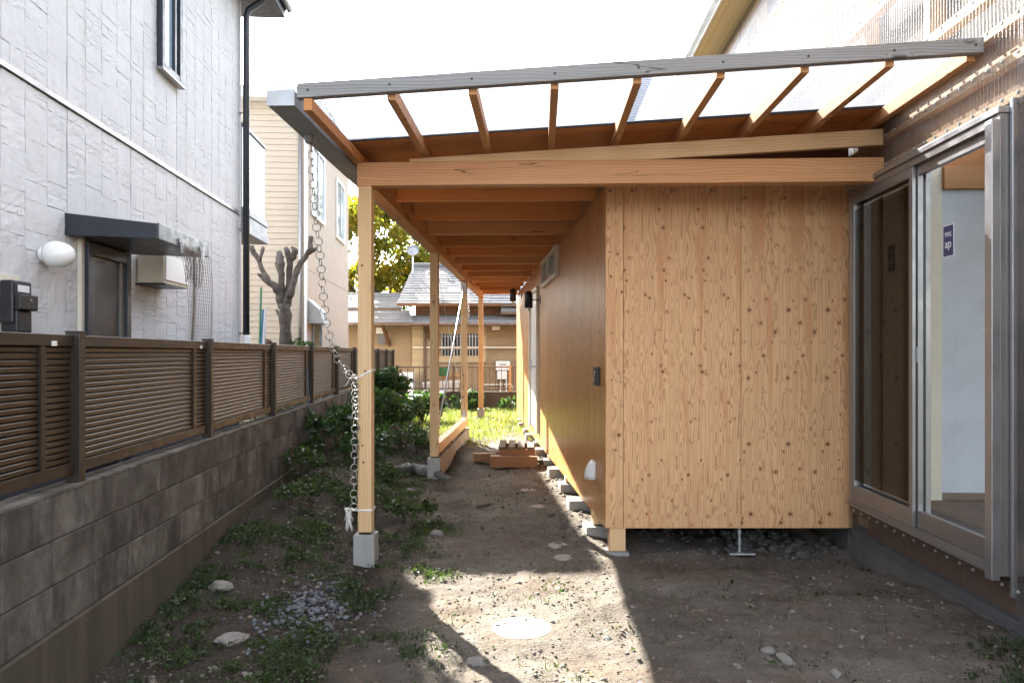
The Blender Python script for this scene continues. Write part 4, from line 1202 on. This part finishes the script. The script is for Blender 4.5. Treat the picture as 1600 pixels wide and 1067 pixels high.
# railing on a low retaining wall
YR = 18.4
rz = lambda py: CAMZ + (HY-py)/F*YR
rx = lambda px: (px-CX)/F*YR
tag(obj('retaining_wall', MB().box(-4.0, 5, 0, .18, -.3, .56), M['block_base'], None, (0, YR+.02, 0)), 'low brown retaining wall under the railing at the end of the grass', 'wall')
rl = root('railing', (0, YR+.1, .56), 0, 'rusty brown metal railing on the low wall at the end of the yard', 'railing')
obj('top_rail', MB().box(rx(618), 5, -.02, .02, .60, .635), M['rail'], rl)
obj('bottom_rail', MB().box(rx(618), 5, -.015, .015, .06, .09), M['rail'], rl)
for px in (620, 664, 708, 752, 797): obj('post', MB().box(rx(px)-.025, rx(px)+.025, -.025, .025, 0, .66), M['rail'] if px != 797 else M['larch_z'], rl)
bme = mesh_of('baluster', MB().box(-.008, .008, -.008, .008, .09, .60), M['rail'])
x = rx(627)
while x < 2.0:
    put('baluster', bme, rl, (x, 0, 0)); x += .147
# clutter beyond the railing
tr_ = root('planter_trough', (rx(690)*1.06, YR+1.0, .45), .08, 'long pale trough with brown boards on it behind the railing', 'trough')
obj('trough', MB().add([(-.42, -.15, 0), (.42, -.15, .05), (.42, .15, .05), (-.42, .15, 0), (-.5, -.2, .3), (.5, -.2, .36), (.5, .2, .36), (-.5, .2, .3)],
                       [(0,3,2,1),(4,5,6,7),(0,1,5,4),(1,2,6,5),(2,3,7,6),(3,0,4,7)]), M['white_plastic'], tr_, bevel=.01)
obj('board', MB().beam((-.5, -.05, .37), (.55, .0, .46), .16, .03), M['dark_x'], tr_)
obj('board', MB().beam((-.3, .1, .39), (.5, .12, .50), .12, .03), M['red_x'], tr_)
gb = obj('green_tub', MB().lathe([(.12, 0), (.16, .22), (.17, .23), (.155, .225), (.115, .02)], 18), M['green'], None, (rx(693)*1.07, YR+1.25, .91), smooth=True)
tag(gb, 'green plastic tub standing on the boards of the pale trough', 'tub')
bc = root('blue_crate', (rx(739), YR-.25, .2), .15, 'blue plastic crate at the foot of the retaining wall', 'crate')
cb = MB()
for zz in (0, .12, .24): cb.box(-.16, .16, -.12, -.105, zz, zz+.07).box(-.16, .16, .105, .12, zz, zz+.07).box(-.16, -.145, -.105, .105, zz, zz+.07).box(.145, .16, -.105, .105, zz, zz+.07)
for sx in (-.16, .145):
    for sy in (-.12, .105): cb.box(sx-.001, sx+.016, sy-.001, sy+.016, 0, .315)
cb.box(-.145, .145, -.105, .105, 0, .012)
obj('crate_body', cb, M['blue'], bc)

# ------------------------------------------------------------------ vegetation
def leaves(n, cfun, size, tilt=1.0, fold=.25, aspect=.55, up=None):
    """n folded leaves; cfun(k) -> centre"""
    C = np.array([cfun(k) for k in range(n)])
    a = rng.normal(size=(n, 3)); a[:, 2] *= tilt
    if up is not None: a[:, 2] += up
    a /= np.linalg.norm(a, axis=1, keepdims=True)
    t = rng.normal(size=(n, 3)); t -= a*np.sum(a*t, 1, keepdims=True); t /= np.linalg.norm(t, axis=1, keepdims=True)
    b = np.cross(a, t)
    L = (size*rng.uniform(.6, 1.3, n))[:, None]; Wd = L*aspect
    p0 = C - t*L*.5; p1 = C + t*L*.5
    mid = a*(Wd*fold)
    q0 = C + b*Wd*.5 + mid + t*L*.05; q1 = C - b*Wd*.5 + mid + t*L*.05
    V = np.stack([p0, q0, p1, q1], 1).reshape(-1, 3)
    i = np.arange(n)*4
    Fq = np.concatenate([np.stack([i, i+1, i+2], 1), np.stack([i, i+2, i+3], 1)])
    return V, Fq

def crown_points(blobs, dens=.75):
    ws = np.array([b[3]**2 for b in blobs]); ws = ws/ws.sum()
    def f(k):
        c = blobs[rng.choice(len(blobs), p=ws)]
        d = rng.normal(size=3); d /= np.linalg.norm(d)
        r = c[3]*rng.uniform(.25, 1)**dens
        return np.array(c[:3]) + d*r*np.array([1, 1, .75])
    return f

def tree(name, base, blobs, trunk, n, size, leafm, barkm, label, group=None, up=.3):
    r_ = root(name, base, 0, label, 'tree', group)
    mb = MB()
    for pts, rs in trunk: mb.tube(pts, rs, 8)
    obj('trunk', mb, barkm, r_, smooth=True)
    V, Fq = leaves(n, crown_points(blobs), size, 1, .25, .6, up)
    put('crown', fast_mesh('crown', V, Fq, leafm), r_)
    return r_
tx, ty = X3(590, 29), 29.0
bl_ = []
rr = random.Random(3)
for i in range(52):
    a = rr.uniform(0, 2*math.pi); q = rr.uniform(.4, 3.6)
    bl_.append((q*math.cos(a), q*math.sin(a)*.8, rr.uniform(2.6, 8.0), rr.uniform(.45, .95)))
tree('autumn_tree', (tx, ty, 0), bl_, [([(0,0,0), (.1,0,2.0), (.0,0,3.5), (-.3,.2,5.5), (-.5,.2,7.5)], [.26,.22,.19,.12,.04]),
     ([(.0,0,2.8), (.8,0,4.4), (1.9,-.2,5.6), (2.8,-.2,6.2)], [.15,.11,.07,.03]), ([(0,0,2.4), (-1.0,.2,4.0), (-2.0,.3,5.2)], [.14,.09,.03]),
     ([(.3,0,3.4), (1.3,-.3,4.2), (2.4,-.4,4.5)], [.08,.06,.03])], 13000, .24, M['leaf_tree'], M['bark2'],
     'tall tree with yellow-green autumn leaves rising behind the slate roof')
bl_ = []
for i in range(16):
    a = rr.uniform(0, 2*math.pi); q = rr.uniform(.2, 1.6)
    bl_.append((q*math.cos(a), q*math.sin(a), rr.uniform(3.2, 5.6), rr.uniform(.4, .8)))
tree('green_tree', (X3(655, 30), 30, 0), bl_, [([(0,0,0), (.1,0,2.5), (0,.1,4.8)], [.16,.12,.04]), ([(0,0,2.5), (.6,0,4.2)], [.08,.02])], 3800, .22, M['leaf_green'], M['bark2'],
     'smaller leafy green tree behind the slate roof, right of the dish')

# pollarded tree
YP = 10.8
def PP(px, py, dy=0):
    q = W(px, py, YP+dy); return Vector((q.x-bp.x, q.y-bp.y, q.z-bp.z))
bp = Vector((W(447, 600, YP).x, YP, .25))
pt = root('pollarded_tree', bp, 0, 'bare pollarded tree with knobbly cut limbs behind the brown fence', 'tree')
s = YP/F
limbs = [([(449,620),(448,560),(447,535),(446,500),(445,475)], [.13,.105,.10,.095,.085]),
         ([(442,480),(437,462),(431,448),(420,441),(411,425),(405,408),(397,396),(393,384)], [.07,.062,.055,.047,.042,.038,.035,.04]),
         ([(404,408),(409,396),(411,387)], [.03,.026,.03]),
         ([(432,450),(416,440),(403,428)], [.035,.03,.022]),
         ([(441,475),(439,455),(440,435),(438,415),(437,402),(437,394)], [.07,.055,.05,.065,.062,.035]),
         ([(438,418),(430,410)], [.05,.02]),
         ([(448,478),(451,455),(452,430),(453,405),(450,396),(446,387)], [.07,.055,.05,.045,.045,.035]),
         ([(453,408),(459,400),(461,391),(456,386)], [.045,.05,.04,.025]),
         ([(452,465),(457,445),(463,425),(471,410),(480,397),(487,388)], [.06,.05,.047,.042,.042,.05]),
         ([(486,392),(485,380),(486,369)], [.045,.035,.036]),
         ([(484,394),(495,388)], [.045,.025]),
         ([(443,505),(436,492),(431,484)], [.03,.024,.014])]
mb = MB()
for k, (pts, rs) in enumerate(limbs):
    P_ = [PP(x, y, .05*math.sin(k*2.1+i)) for i, (x, y) in enumerate(pts)]
    # resample with wobble
    Q = []; RR = []
    for i in range(len(P_)-1):
        for j in range(3):
            t = j/3
            Q.append(P_[i].lerp(P_[i+1], t) + Vector((random.uniform(-1, 1), random.uniform(-1, 1), random.uniform(-1, 1)))*.007)
            RR.append((rs[i]*(1-t)+rs[i+1]*t)*random.uniform(.85, 1.18)*.95)
    Q.append(P_[-1]); RR.append(rs[-1]*.9)
    mb.tube(Q, RR, 9)
obj('trunk', mb, M['bark'], pt, smooth=True)

def bush(name, base, r, h, n, size, leafm, label, cat='shrub', group=None, aspect=.6, up=.5, stems=5):
    b_ = root(name, base, 0, label, cat, group)
    bl = [(random.uniform(-r, r)*.65, random.uniform(-r, r)*.65, random.uniform(h*.3, h*.85), random.uniform(.25, .5)*min(r, h)) for _ in range(14)]
    V, Fq = leaves(n, crown_points(bl), size, 1, .25, aspect, up)
    put('foliage', fast_mesh('foliage', V, Fq, leafm), b_)
    mb = MB()
    for i in range(stems):
        a = random.uniform(0, 6.28)
        mb.tube([(0, 0, -.05), (r*.3*math.cos(a), r*.3*math.sin(a), h*.45), (r*.6*math.cos(a), r*.6*math.sin(a), h*.8)], [.012, .009, .004], 5)
    obj('stems', mb, M['bark2'], b_)
    return b_
q = W(423, 545, 11.2); bush('red_shrub', (q.x, 11.2, .5), .26, 1.45, 800, .055, M['leaf_red'], 'reddish leafed shrub behind the fence, left of the pollarded tree')
q = W(478, 545, 10.6); bush('green_shrub', (q.x, 10.6, .5), .42, 1.35, 1500, .06, M['leaf_green'], 'green shrub showing above the fence right of the pollarded tree')
q = W(515, 545, 11.6); bush('twiggy_shrub', (q.x, 11.6, .6), .3, 1.2, 240, .05, M['leaf_red'], 'sparse twiggy shrub above the fence near the rain chain')
bush('hedge_shrub', (-3.0, 9.9, .2), .5, .95, 1100, .06, M['leaf_bush'], 'dark low shrub behind the fence, seen in the gap under the slats')
bush('hedge_shrub', (-3.2, 11.6, .2), .6, 1.0, 1200, .06, M['leaf_bush'], 'dark low shrub behind the farther fence panels, under the pollarded tree')
# stakes beside the pollarded tree
for (x0, y0, x1, y1, mm, lab, rr_) in ((404, 600, 408, 449, 'green', 'tall dark green garden stake beside the bare tree', .016), (409, 600, 415, 479, 'letter', 'white pipe stake leaning between the green stakes', .02), (405, 600, 411, 484, 'blue', 'shorter blue-grey garden stake beside the bare tree', .013)):
    a = W(x0, y0, 10.2); b = W(x1, y1, 10.2)
    tag(obj('garden_stake', MB().tube([(0, 0, 0), b-a], rr_, 8), M[mm], None, a), lab, 'stake')

# leafy plants along the wall
def broad_plant(x, y, r, h, n, size, label, leafm='leaf_bush', stems=6):
    return bush('leafy_plant', (x, y, float(gz(x, y))), r, h, n, size, M[leafm], label, 'plant', None, .55, .9, stems)
broad_plant(-2.02, 8.1, .34, .72, 330, .10, 'upright leafy plant against the block wall just left of the front post')
broad_plant(-2.25, 9.6, .40, .62, 420, .11, 'dark leafy plant by the wall beyond the front post')
broad_plant(-2.25, 11.4, .50, .75, 700, .12, 'broad leafy plant by the wall, below the far fence panels')
broad_plant(-2.35, 13.4, .62, 1.0, 1100, .13, 'large dense leafy plant at the foot of the far block wall')
broad_plant(-1.75, 14.6, .55, .7, 700, .13, 'low leafy plant in front of the big one at the end of the wall')
broad_plant(-1.15, 17.6, .40, .5, 350, .12, 'leafy plant at the foot of the retaining wall behind the third post')
broad_plant(-.85, 17.5, .32, .55, 300, .12, 'leafy plant beside the blue crate at the end of the grass')
broad_plant(.05, 17.6, .45, .35, 300, .12, 'low leafy plant by the far corner of the annex')
broad_plant(-1.75, 8.9, .38, .38, 330, .09, 'dark leafy plant on the mound just left of the log')
broad_plant(-1.55, 10.4, .42, .36, 380, .09, 'low spreading plant on the dark mound beyond the log')
broad_plant(-1.9, 12.2, .5, .6, 620, .11, 'leafy plant between the mound and the far block wall')
broad_plant(-1.3, 8.1, .3, .22, 300, .06, 'low bright weed clump in front of the log', 'weed', 2)
broad_plant(-2.05, 7.2, .34, .30, 260, .06, 'low weed clump along the wall under the leafy plant', 'weed', 2)
broad_plant(-1.85, 6.2, .25, .22, 200, .055, 'small leafy weed clump on the mound before the front post', 'weed', 2)
broad_plant(-1.35, 6.55, .3, .22, 260, .06, 'low weed clump just left of the front post base', 'weed', 2)
broad_plant(-.92, 6.5, .26, .25, 220, .06, 'low weed clump just right of the front post', 'weed', 2)

# weeds, grass: nobody could count them
def scatter(n, xr, yr, dens):
    out = []
    while len(out) < n:
        x = rng.uniform(*xr); y = rng.uniform(*yr)
        if rng.uniform() < dens(x, y): out.append((x, y))
    return out
def inside(x, y): return x > LX0 + LK*y + .03 and not (x > .55 and y > 5.6)
def weed_dens(x, y):
    if not inside(x, y): return 0
    lx = x - (LX0+LK*y)
    nz = mnoise.noise(Vector((x*2.3, y*2.3, 3))) + .5*mnoise.noise(Vector((x*7, y*7, 1)))
    patch = float(sm(nz, -.18, .5))
    side = 1 - float(sm(x, -.75, -.25)) if y > 3 else 1 - float(sm(x, -.4, .4))
    if y > 6.5: side = 1 - float(sm(x, -1.15, -.85))
    edge = .55*(1-float(sm(lx, .05, .5)))
    corner = .9*float(sm(x, 1.75, 2.3))*(1-float(sm(y, 3.2, 3.9)))
    return max(patch*side*.9, edge*patch + .1*edge, corner*patch, .035*patch)
pts = scatter(24000, (-2.9, 2.6), (2.6, 11), weed_dens)
P = np.array([(x, y, gzn(x, y) + abs(rng.normal(0, .012)) + .006) for x, y in pts])
V, Fq = leaves(len(P), lambda k: P[k], .019*np.where(rng.uniform(size=len(P)) < .12, 2.0, 1.0), .6, .2, .7, 1.2)
o = put('weeds', fast_mesh('weeds', V, Fq, M['weed'])); tag(o, 'low green weeds scattered over the bare soil', 'weeds', None, 'stuff')

def blades(pts, hmin, hmax, wd):
    n = len(pts)
    X = np.array([(x, y, gzn(x, y)-.01) for x, y in pts])
    h = rng.uniform(hmin, hmax, n)[:, None]
    a = rng.uniform(0, 2*math.pi, n); d = np.stack([np.cos(a), np.sin(a), np.zeros(n)], 1)
    s_ = np.stack([-np.sin(a), np.cos(a), np.zeros(n)], 1)
    lean = rng.uniform(.15, .9, n)[:, None]
    m_ = X + d*h*lean*.35 + np.array([0, 0, 1])*h*.62
    t_ = X + d*h*lean + np.array([0, 0, 1])*h*(1-.25*lean)
    V = np.stack([X-s_*wd, X+s_*wd, m_+s_*wd*.7, m_-s_*wd*.7, t_], 1).reshape(-1, 3)
    i = np.arange(n)*5
    Fq = np.concatenate([np.stack([i, i+1, i+2], 1), np.stack([i, i+2, i+3], 1), np.stack([i+3, i+2, i+4], 1)])
    return V, Fq
def grass_dens(x, y):
    if not inside(x, y): return 0
    if x > .35: return 0
    nz = mnoise.noise(Vector((x*1.5, y*1.1, 9)))
    lft = 1 - .9*(1-float(sm(x, -1.7, -1.1)))*(1-float(sm(y, 13, 14.5)))
    path = lft - .85*lft*math.exp(-((x-.0)/.35)**2)*(1-float(sm(y, 12.5, 14.5)))
    return float(sm(y, 11.0, 13.2))*(.55+.45*float(sm(nz, -.3, .2)))*path
V, Fq = blades(scatter(16000, (-3.2, .4), (9.6, 18.4), grass_dens), .05, .15, .005)
o = put('grass', fast_mesh('grass', V, Fq, M['grass'])); tag(o, 'sunlit green grass at the far end of the yard', 'grass', None, 'stuff')
V, Fq = blades(scatter(17000, (-2.6, 2.6), (2.6, 9.5), weed_dens), .02, .075, .0022)
o = put('grass', fast_mesh('grass', V, Fq, M['weed'])); tag(o, 'thin grass blades among the weeds in the shaded foreground', 'grass', None, 'stuff')
def straw_dens(x, y): return .0 if not inside(x, y) else .6
pts = scatter(190, (-2.2, 2.5), (2.7, 7), straw_dens)
mb = MB()
for (x, y) in pts:
    a = random.uniform(0, 6.28); l = random.uniform(.03, .13)
    z = gzn(x, y)+.006
    mb.tube([(x, y, z), (x+l*.5*math.cos(a), y+l*.5*math.sin(a), z+random.uniform(0, .018)), (x+l*math.cos(a+.3), y+l*math.sin(a+.3), z)], .0008, 3, False)
tag(obj('dry_straw', mb, M['straw']), 'dry straw bits scattered on the soil', 'straw', None, 'stuff')

# ------------------------------------------------------------------ stones and gravel
ICO_V = []; ICO_F = []
def ico():
    import bmesh
    b = bmesh.new(); bmesh.ops.create_icosphere(b, subdivisions=1, radius=1)
    vs = np.array([v.co[:] for v in b.verts]); fs = np.array([[v.index for v in f.verts] for f in b.faces]); b.free()
    return vs, fs
IV, IF = ico()
def pebbles(pts, smin, smax, flat=.65, power=2.5):
    n = len(pts); k = len(IV)
    s_ = smin + (smax-smin)*rng.uniform(0, 1, n)**power
    base = IV[None] * (1 + rng.uniform(-.28, .28, (n, k, 1)))
    sc = np.stack([rng.uniform(.8, 1.35, n), rng.uniform(.7, 1.1, n), rng.uniform(flat-.2, flat+.2, n)], 1)[:, None]
    a = rng.uniform(0, 6.28, n); c, d = np.cos(a)[:, None], np.sin(a)[:, None]
    v = base*sc*s_[:, None, None]
    x = v[..., 0]*c - v[..., 1]*d; y = v[..., 0]*d + v[..., 1]*c
    X = np.array([(p[0], p[1], gzn(p[0], p[1]) + (p[2] if len(p) > 2 else 0)) for p in pts])
    V = np.stack([x + X[:, 0:1], y + X[:, 1:2], v[..., 2] + X[:, 2:3] + s_[:, None]*.15], -1).reshape(-1, 3)
    Fq = (IF[None] + (np.arange(n)*k)[:, None, None]).reshape(-1, 3)
    return V, Fq
def peb_dens(x, y):
    if not inside(x, y) and not (y < 8 and .5 < x < 2.4 and y > 5.6): return 0
    nz = mnoise.noise(Vector((x*1.7, y*1.7, 5)))
    return .35 + .6*float(sm(nz, -.1, .4))
V, Fq = pebbles(scatter(5200, (-2.3, 2.55), (2.5, 9), peb_dens), .003, .017, .6, 3)
tag(put('pebbles', fast_mesh('pebbles', V, Fq, M['pebble'])), 'small pebbles and soil crumbs over the yard', 'pebbles', None, 'stuff')
def crumb_dens(x, y): return 0 if not inside(x, y) else .5 + .5*float(sm(mnoise.noise(Vector((x*2.6, y*2.6, 8))), -.1, .3))
V, Fq = pebbles(scatter(4500, (-1.9, 2.5), (2.6, 6.6), crumb_dens), .002, .009, .75, 2.2)
tag(put('soil_crumbs', fast_mesh('soil_crumbs', V, Fq, M['soil'])), 'loose soil crumbs over the foreground', 'soil', None, 'stuff')
gx_, gy_ = W(478, 957, 1).x, 0
gp = W(478, 957, 4.28)
def pile(n, cx, cy, sx, sy, hh):
    out = []
    for _ in range(n):
        x, y = rng.normal(0, sx), rng.normal(0, sy)
        out.append((cx+x, cy+y, hh*math.exp(-(x/sx)**2*.5-(y/sy)**2*.5)*rng.uniform(.2, 1)))
    return out
V, Fq = pebbles(pile(750, gp.x+.02, gp.y+.05, .15, .24, .02), .004, .021, .7, 2.0)
tag(put('gravel_patch', fast_mesh('gravel_patch', V, Fq, M['gravel'])), 'blue-grey patch of loose gravel in the shaded foreground', 'gravel', None, 'stuff')
p1 = pile(130, 2.05, 6.15, .22, .16, .06) + pile(50, 1.2, 6.5, .4, .2, .03) + pile(50, 2.2, 5.85, .3, .1, .02)
V, Fq = pebbles(p1, .012, .05, .7, 1.8)
tag(put('rubble', fast_mesh('rubble', V, Fq, M['rubble'])), 'heap of grey rubble in the shade under the annex floor', 'rubble', None, 'stuff')
p2 = []
for i in range(420):
    s = rng.uniform(.2, 6.5); q = on_side(s, rng.uniform(-.05, .28)); w = AF.wor(q.x, q.y); p2.append((w.x, w.y))
V, Fq = pebbles(p2, .006, .03, .6, 2)
tag(put('soil_clods', fast_mesh('soil_clods', V, Fq, M['pebble'])), 'crumbly soil clods along the foot of the annex side wall', 'soil', None, 'stuff')

def stone(px, py, wpx, label, sq=.6, m='stone', depth=None, g=None):
    # find depth by intersecting the ground
    Y = 4.0
    for _ in range(12):
        x = (px-CX)/F*Y; Y = (CAMZ - gzn(x, Y)) * F/(py-HY)
    x = (px-CX)/F*Y
    r_ = wpx/F*Y/2
    import bmesh
    b = bmesh.new(); bmesh.ops.create_icosphere(b, subdivisions=3, radius=1)
    sd_ = Vector((px*.37, py*.11, 0))
    for v in b.verts:
        k = 1 + .38*mnoise.noise(v.co*1.3+sd_) + .16*mnoise.noise(v.co*3.4+sd_) + .06*mnoise.noise(v.co*8+sd_)
        v.co = Vector((v.co.x*r_*k, v.co.y*r_*k*(depth or .8), v.co.z*r_*sq*k))
    me = bpy.data.meshes.new('stone'); b.to_mesh(me); b.free(); me.materials.append(M[m])
    o = put('stone', me, None, (x, Y, gzn(x, Y)+r_*sq*.02), (0, 0, px))
    tag(o, label, 'stone', g or 'loose stones on the soil')
    return o
stone(1200, 1018, 24, 'pale stone touching the long pale one in the lower right shade')
stone(1227, 1032, 40, 'long pale crumbly stone in the lower right shade', .45, depth=.5)
stone(1305, 1054, 22, 'upright pale stone at the bottom edge, right of the long pale stone', .8)
stone(1270, 903, 11, 'small white stone in the shade before the plywood wall')
stone(1392, 913, 15, 'brownish stone in the shade near the house foundation', .5)
stone(1176, 947, 10, 'small bluish stone in the middle of the shaded soil')
stone(1238, 957, 9, 'small rounded pale stone right of the small bluish one')
stone(1334, 985, 12, 'flat tan stone in front of the sliding door', .4)
stone(1152, 1040, 14, 'grey stone left of the long pale stone', .5)
stone(950, 998, 17, 'small tan stone on the sunlit soil right of the manhole', .5)
stone(836, 882, 9, 'small pink-grey stone at the edge of the sunlit soil', .5)
stone(362, 1001, 44, 'flat grey stone among weeds in the lower left shade', .4)
stone(345, 916, 42, 'flat pale stone among the weeds beside the block wall', .4)
stone(682, 834, 22, 'brown stone in the shade between the first two posts', .5)
stone(684, 805, 14, 'small grey stone left of the path behind the front post', .5)
stone(745, 1034, 34, 'tan stone lying in the narrow sunlit strip at the bottom', .45)
stone(388, 1055, 16, 'tiny white stone at the bottom left', .4)
stone(640, 768, 20, 'greyish stone among the weeds left of the second post', .5)

# old stump piece on the mound
q = Vector((-1.12, 8.9, 0)); q.z = gzn(q.x, q.y)
mb = MB()
def rough_tube(pts, rs, n=4):
    P_ = []; R_ = []
    for i in range(len(pts)-1):
        for j in range(n):
            t = j/n
            P_.append(Vector(pts[i]).lerp(Vector(pts[i+1]), t) + Vector((random.uniform(-1, 1), random.uniform(-1, 1), random.uniform(-1, 1)))*.012)
            R_.append((rs[i]*(1-t)+rs[i+1]*t)*random.uniform(.75, 1.2))
    mb.tube(P_, R_, 9)
rough_tube([(-.42, .34, .02), (-.22, .18, .055), (.0, .0, .07), (.22, -.18, .05), (.46, -.36, -.02)], [.025, .06, .07, .06, .03], 6)
rough_tube([(-.05, .05, .09), (-.10, -.10, .13), (-.16, -.2, .12)], [.035, .025, .012])
rough_tube([(.15, -.1, .08), (.24, -.02, .13)], [.03, .014])
tag(obj('old_log', mb, M['log'], None, q, smooth=True), 'grey weathered root log lying among weeds by the second post', 'log')
mb = MB(); mb.tube([(0, 0, .03), (.12, .1, .035), (.26, .14, .02), (.42, .3, .03)], [.012, .016, .014, .008], 6)
q = Vector((-.35, 7.2, 0)); q.z = gzn(q.x, q.y)-.012
tag(obj('stick', mb, M['bark2'], None, q), 'short dark stick lying on the path between the posts', 'stick')

# ------------------------------------------------------------------ covers in the soil, steps, plank
def disc(px, py, wpx, label, name, cat, group, m, th=.006):
    Y = 4.0
    for _ in range(12):
        x = (px-CX)/F*Y; Y = (CAMZ - gzn(x, Y)-.015) * F/(py-HY)
    x = (px-CX)/F*Y; r_ = wpx/F*Y/2
    # seat on the highest ground around it
    zt = max(gzn(x+r_*math.cos(a), Y+r_*math.sin(a)) for a in np.arange(0, 6.28, .5)) - (.0 if r_ > .12 else .012) - (.003 if r_ > .12 else 0)
    q = root(name, (x, Y, zt), random.uniform(0, 3), label, cat, group)
    obj('lid', MB().lathe([(r_*.95, -.06), (r_, -.06), (r_, th*.7), (r_*.97, th), (r_*.9, th), (r_*.885, th-.004), (r_*.87, th), (.001, th+.002)], 40), M[m], q)
    if r_ > .12:
        for sgn in (-1, 1): obj('lift_hole', MB().box(sgn*r_*.6-.012, sgn*r_*.6+.012, -.006, .006, th+.0022, th+.004), M['alu_dark'], q)
    else:
        obj('slot', MB().box(-r_*.4, r_*.4, -.004, .004, th+.0018, th+.0032), M['alu_dark'], q)
    return q
disc(815, 976, 93, 'large round pale manhole cover on the sunlit soil', 'manhole_cover', 'manhole cover', None, 'manhole')
g_ = 'round drain caps along the path'
disc(825, 764, 24, 'round drain cap nearest to the wooden step', 'drain_cap', 'drain cap', g_, 'cap')
disc(841, 788, 25, 'round drain cap second from the wooden step', 'drain_cap', 'drain cap', g_, 'cap')
disc(872, 848, 31, 'round drain cap just beyond the one nearest the corner leg', 'drain_cap', 'drain cap', g_, 'cap')
disc(881, 867, 31, 'round drain cap nearest to the corner leg of the annex', 'drain_cap', 'drain cap', g_, 'cap')

gS = .07
st = root('wooden_step', (0.02, 9.35, gS), -.02, 'small two-tier wooden step with slatted top below the annex door', 'step')
obj('lower_riser', MB().box(-.30, .30, 0, .06, 0, .14), M['step_x'], st, bevel=.004)
obj('lower_riser', MB().box(-.24, .28, .45, .52, 0, .14), M['step_x'], st, bevel=.004)
obj('lower_tread', MB().box(-.30, .30, .062, .2, .1, .138), M['step_x'], st, bevel=.003)
obj('upper_riser', MB().box(-.19, .28, .20, .25, .0, .205), M['step_x'], st, bevel=.004)
obj('upper_riser', MB().box(-.19, .28, .84, .89, .0, .205), M['step_x'], st, bevel=.004)
for k in range(4):
    x0 = -.20+.125*k
    obj('tread_slat', MB().box(x0, x0+.088, .17, .95, .207, .240), M['slat_y'], st, bevel=.003)
pk = obj('loose_timber', MB().box(-.16, .16, -.05, .05, 0, .11), M['step_x'], None, (-.36, 9.9, gS+.0), (0, 0, .06), bevel=.004)
tag(pk, 'short brown timber lying left of the wooden step', 'timber')

# ------------------------------------------------------------------ rain chain
top = W(485, 212, 4.72)
path = [(485, 212, 4.72), (488, 250, 4.75), (490, 300, 4.8), (494, 350, 4.85), (500, 400, 4.9), (504, 450, 4.95), (509, 500, 5.0), (517, 535, 5.05), (528, 562, 5.12), (543, 583, 5.18), (555, 592, 5.2),
        (555, 612, 5.2), (556, 640, 5.2), (554, 700, 5.2), (553, 760, 5.2), (553, 800, 5.2)]
cp_ = [W(*p) for p in path]
rc = root('rain_chain', cp_[0], 0, 'rain chain of linked metal rings hanging from the gutter and tied to the front post', 'rain chain')
ring_me = mesh_of('ring', MB().torus(.027, .0032, 18, 6), M['ring'], True)
ld = [(cp_[i+1]-cp_[i]).length for i in range(len(cp_)-1)]
tot = sum(ld); d_ = .03; k = 0
while d_ < tot:
    q = d_; i = 0
    while q > ld[i] and i < len(ld)-1: q -= ld[i]; i += 1
    dirv = (cp_[i+1]-cp_[i]).normalized()
    pos = cp_[i] + dirv*q
    loose = d_ > 1.75
    tw = (0.5 if k % 2 else 2.0) + random.uniform(-.35, .35)
    ref = Vector((math.cos(tw), math.sin(tw), 0))
    nrm = (ref - dirv*ref.dot(dirv)).normalized()
    rot = nrm.to_track_quat('Z', 'Y').to_euler()
    put('ring', ring_me, rc, pos-cp_[0], rot)
    d_ += .046 if not (1.55 < d_ < 1.95) else .026
    k += 1
obj('hook', MB().tube([(0, 0, .06), (0, 0, .0), (.01, 0, -.02), (0, 0, -.03)], .004, 6), M['ring'], rc)
pc = AF.wor(0, 0)
def post_tie(z0, z1, name, tail):
    mb = MB(); e = .053
    pts = [(-e-.03, -e, z0), (-e, -e, z0), (e, -e, z1), (e, e, z1), (-e, e, z0), (-e-.03, -e, z0)]
    P_ = [AF.wor(a, b, z)-cp_[0] for a, b, z in pts]
    for dz in (-.004, 0, .004): mb.tube([p+Vector((0, 0, dz)) for p in P_], .003, 5)
    o = obj(name, mb, M['string'], rc)
    mb2 = MB()
    for i in range(tail):
        a = random.uniform(0, 6.28); p = P_[0]
        l = random.uniform(.04, .15)
        mb2.tube([p, p+Vector((-.03+.03*math.cos(a), .02*math.sin(a), .015)), p+Vector((-.04*random.random()-.02*math.cos(a)-.01, .02*math.sin(a), -l))], .0011, 4, False)
    if tail: obj('string_tail', mb2, M['string'], rc)
post_tie(1.345, 1.40, 'string', 2)
post_tie(.405, .405, 'string', 46)

# second, short chain by the far post
fc = AF.wor(-.235, 10.1, 2.91)
rc2 = root('rain_chain', fc, 0, 'short far rain chain hanging from the gutter beside the last post', 'rain chain')
obj('hook', MB().tube([(0, 0, .05), (0, 0, -.03)], .005, 6), M['ring'], rc2)
for k in range(13):
    put('ring', ring_me, rc2, (0, 0, -.05-.047*k), (R(90), 0, .5 if k % 2 else 2.0))
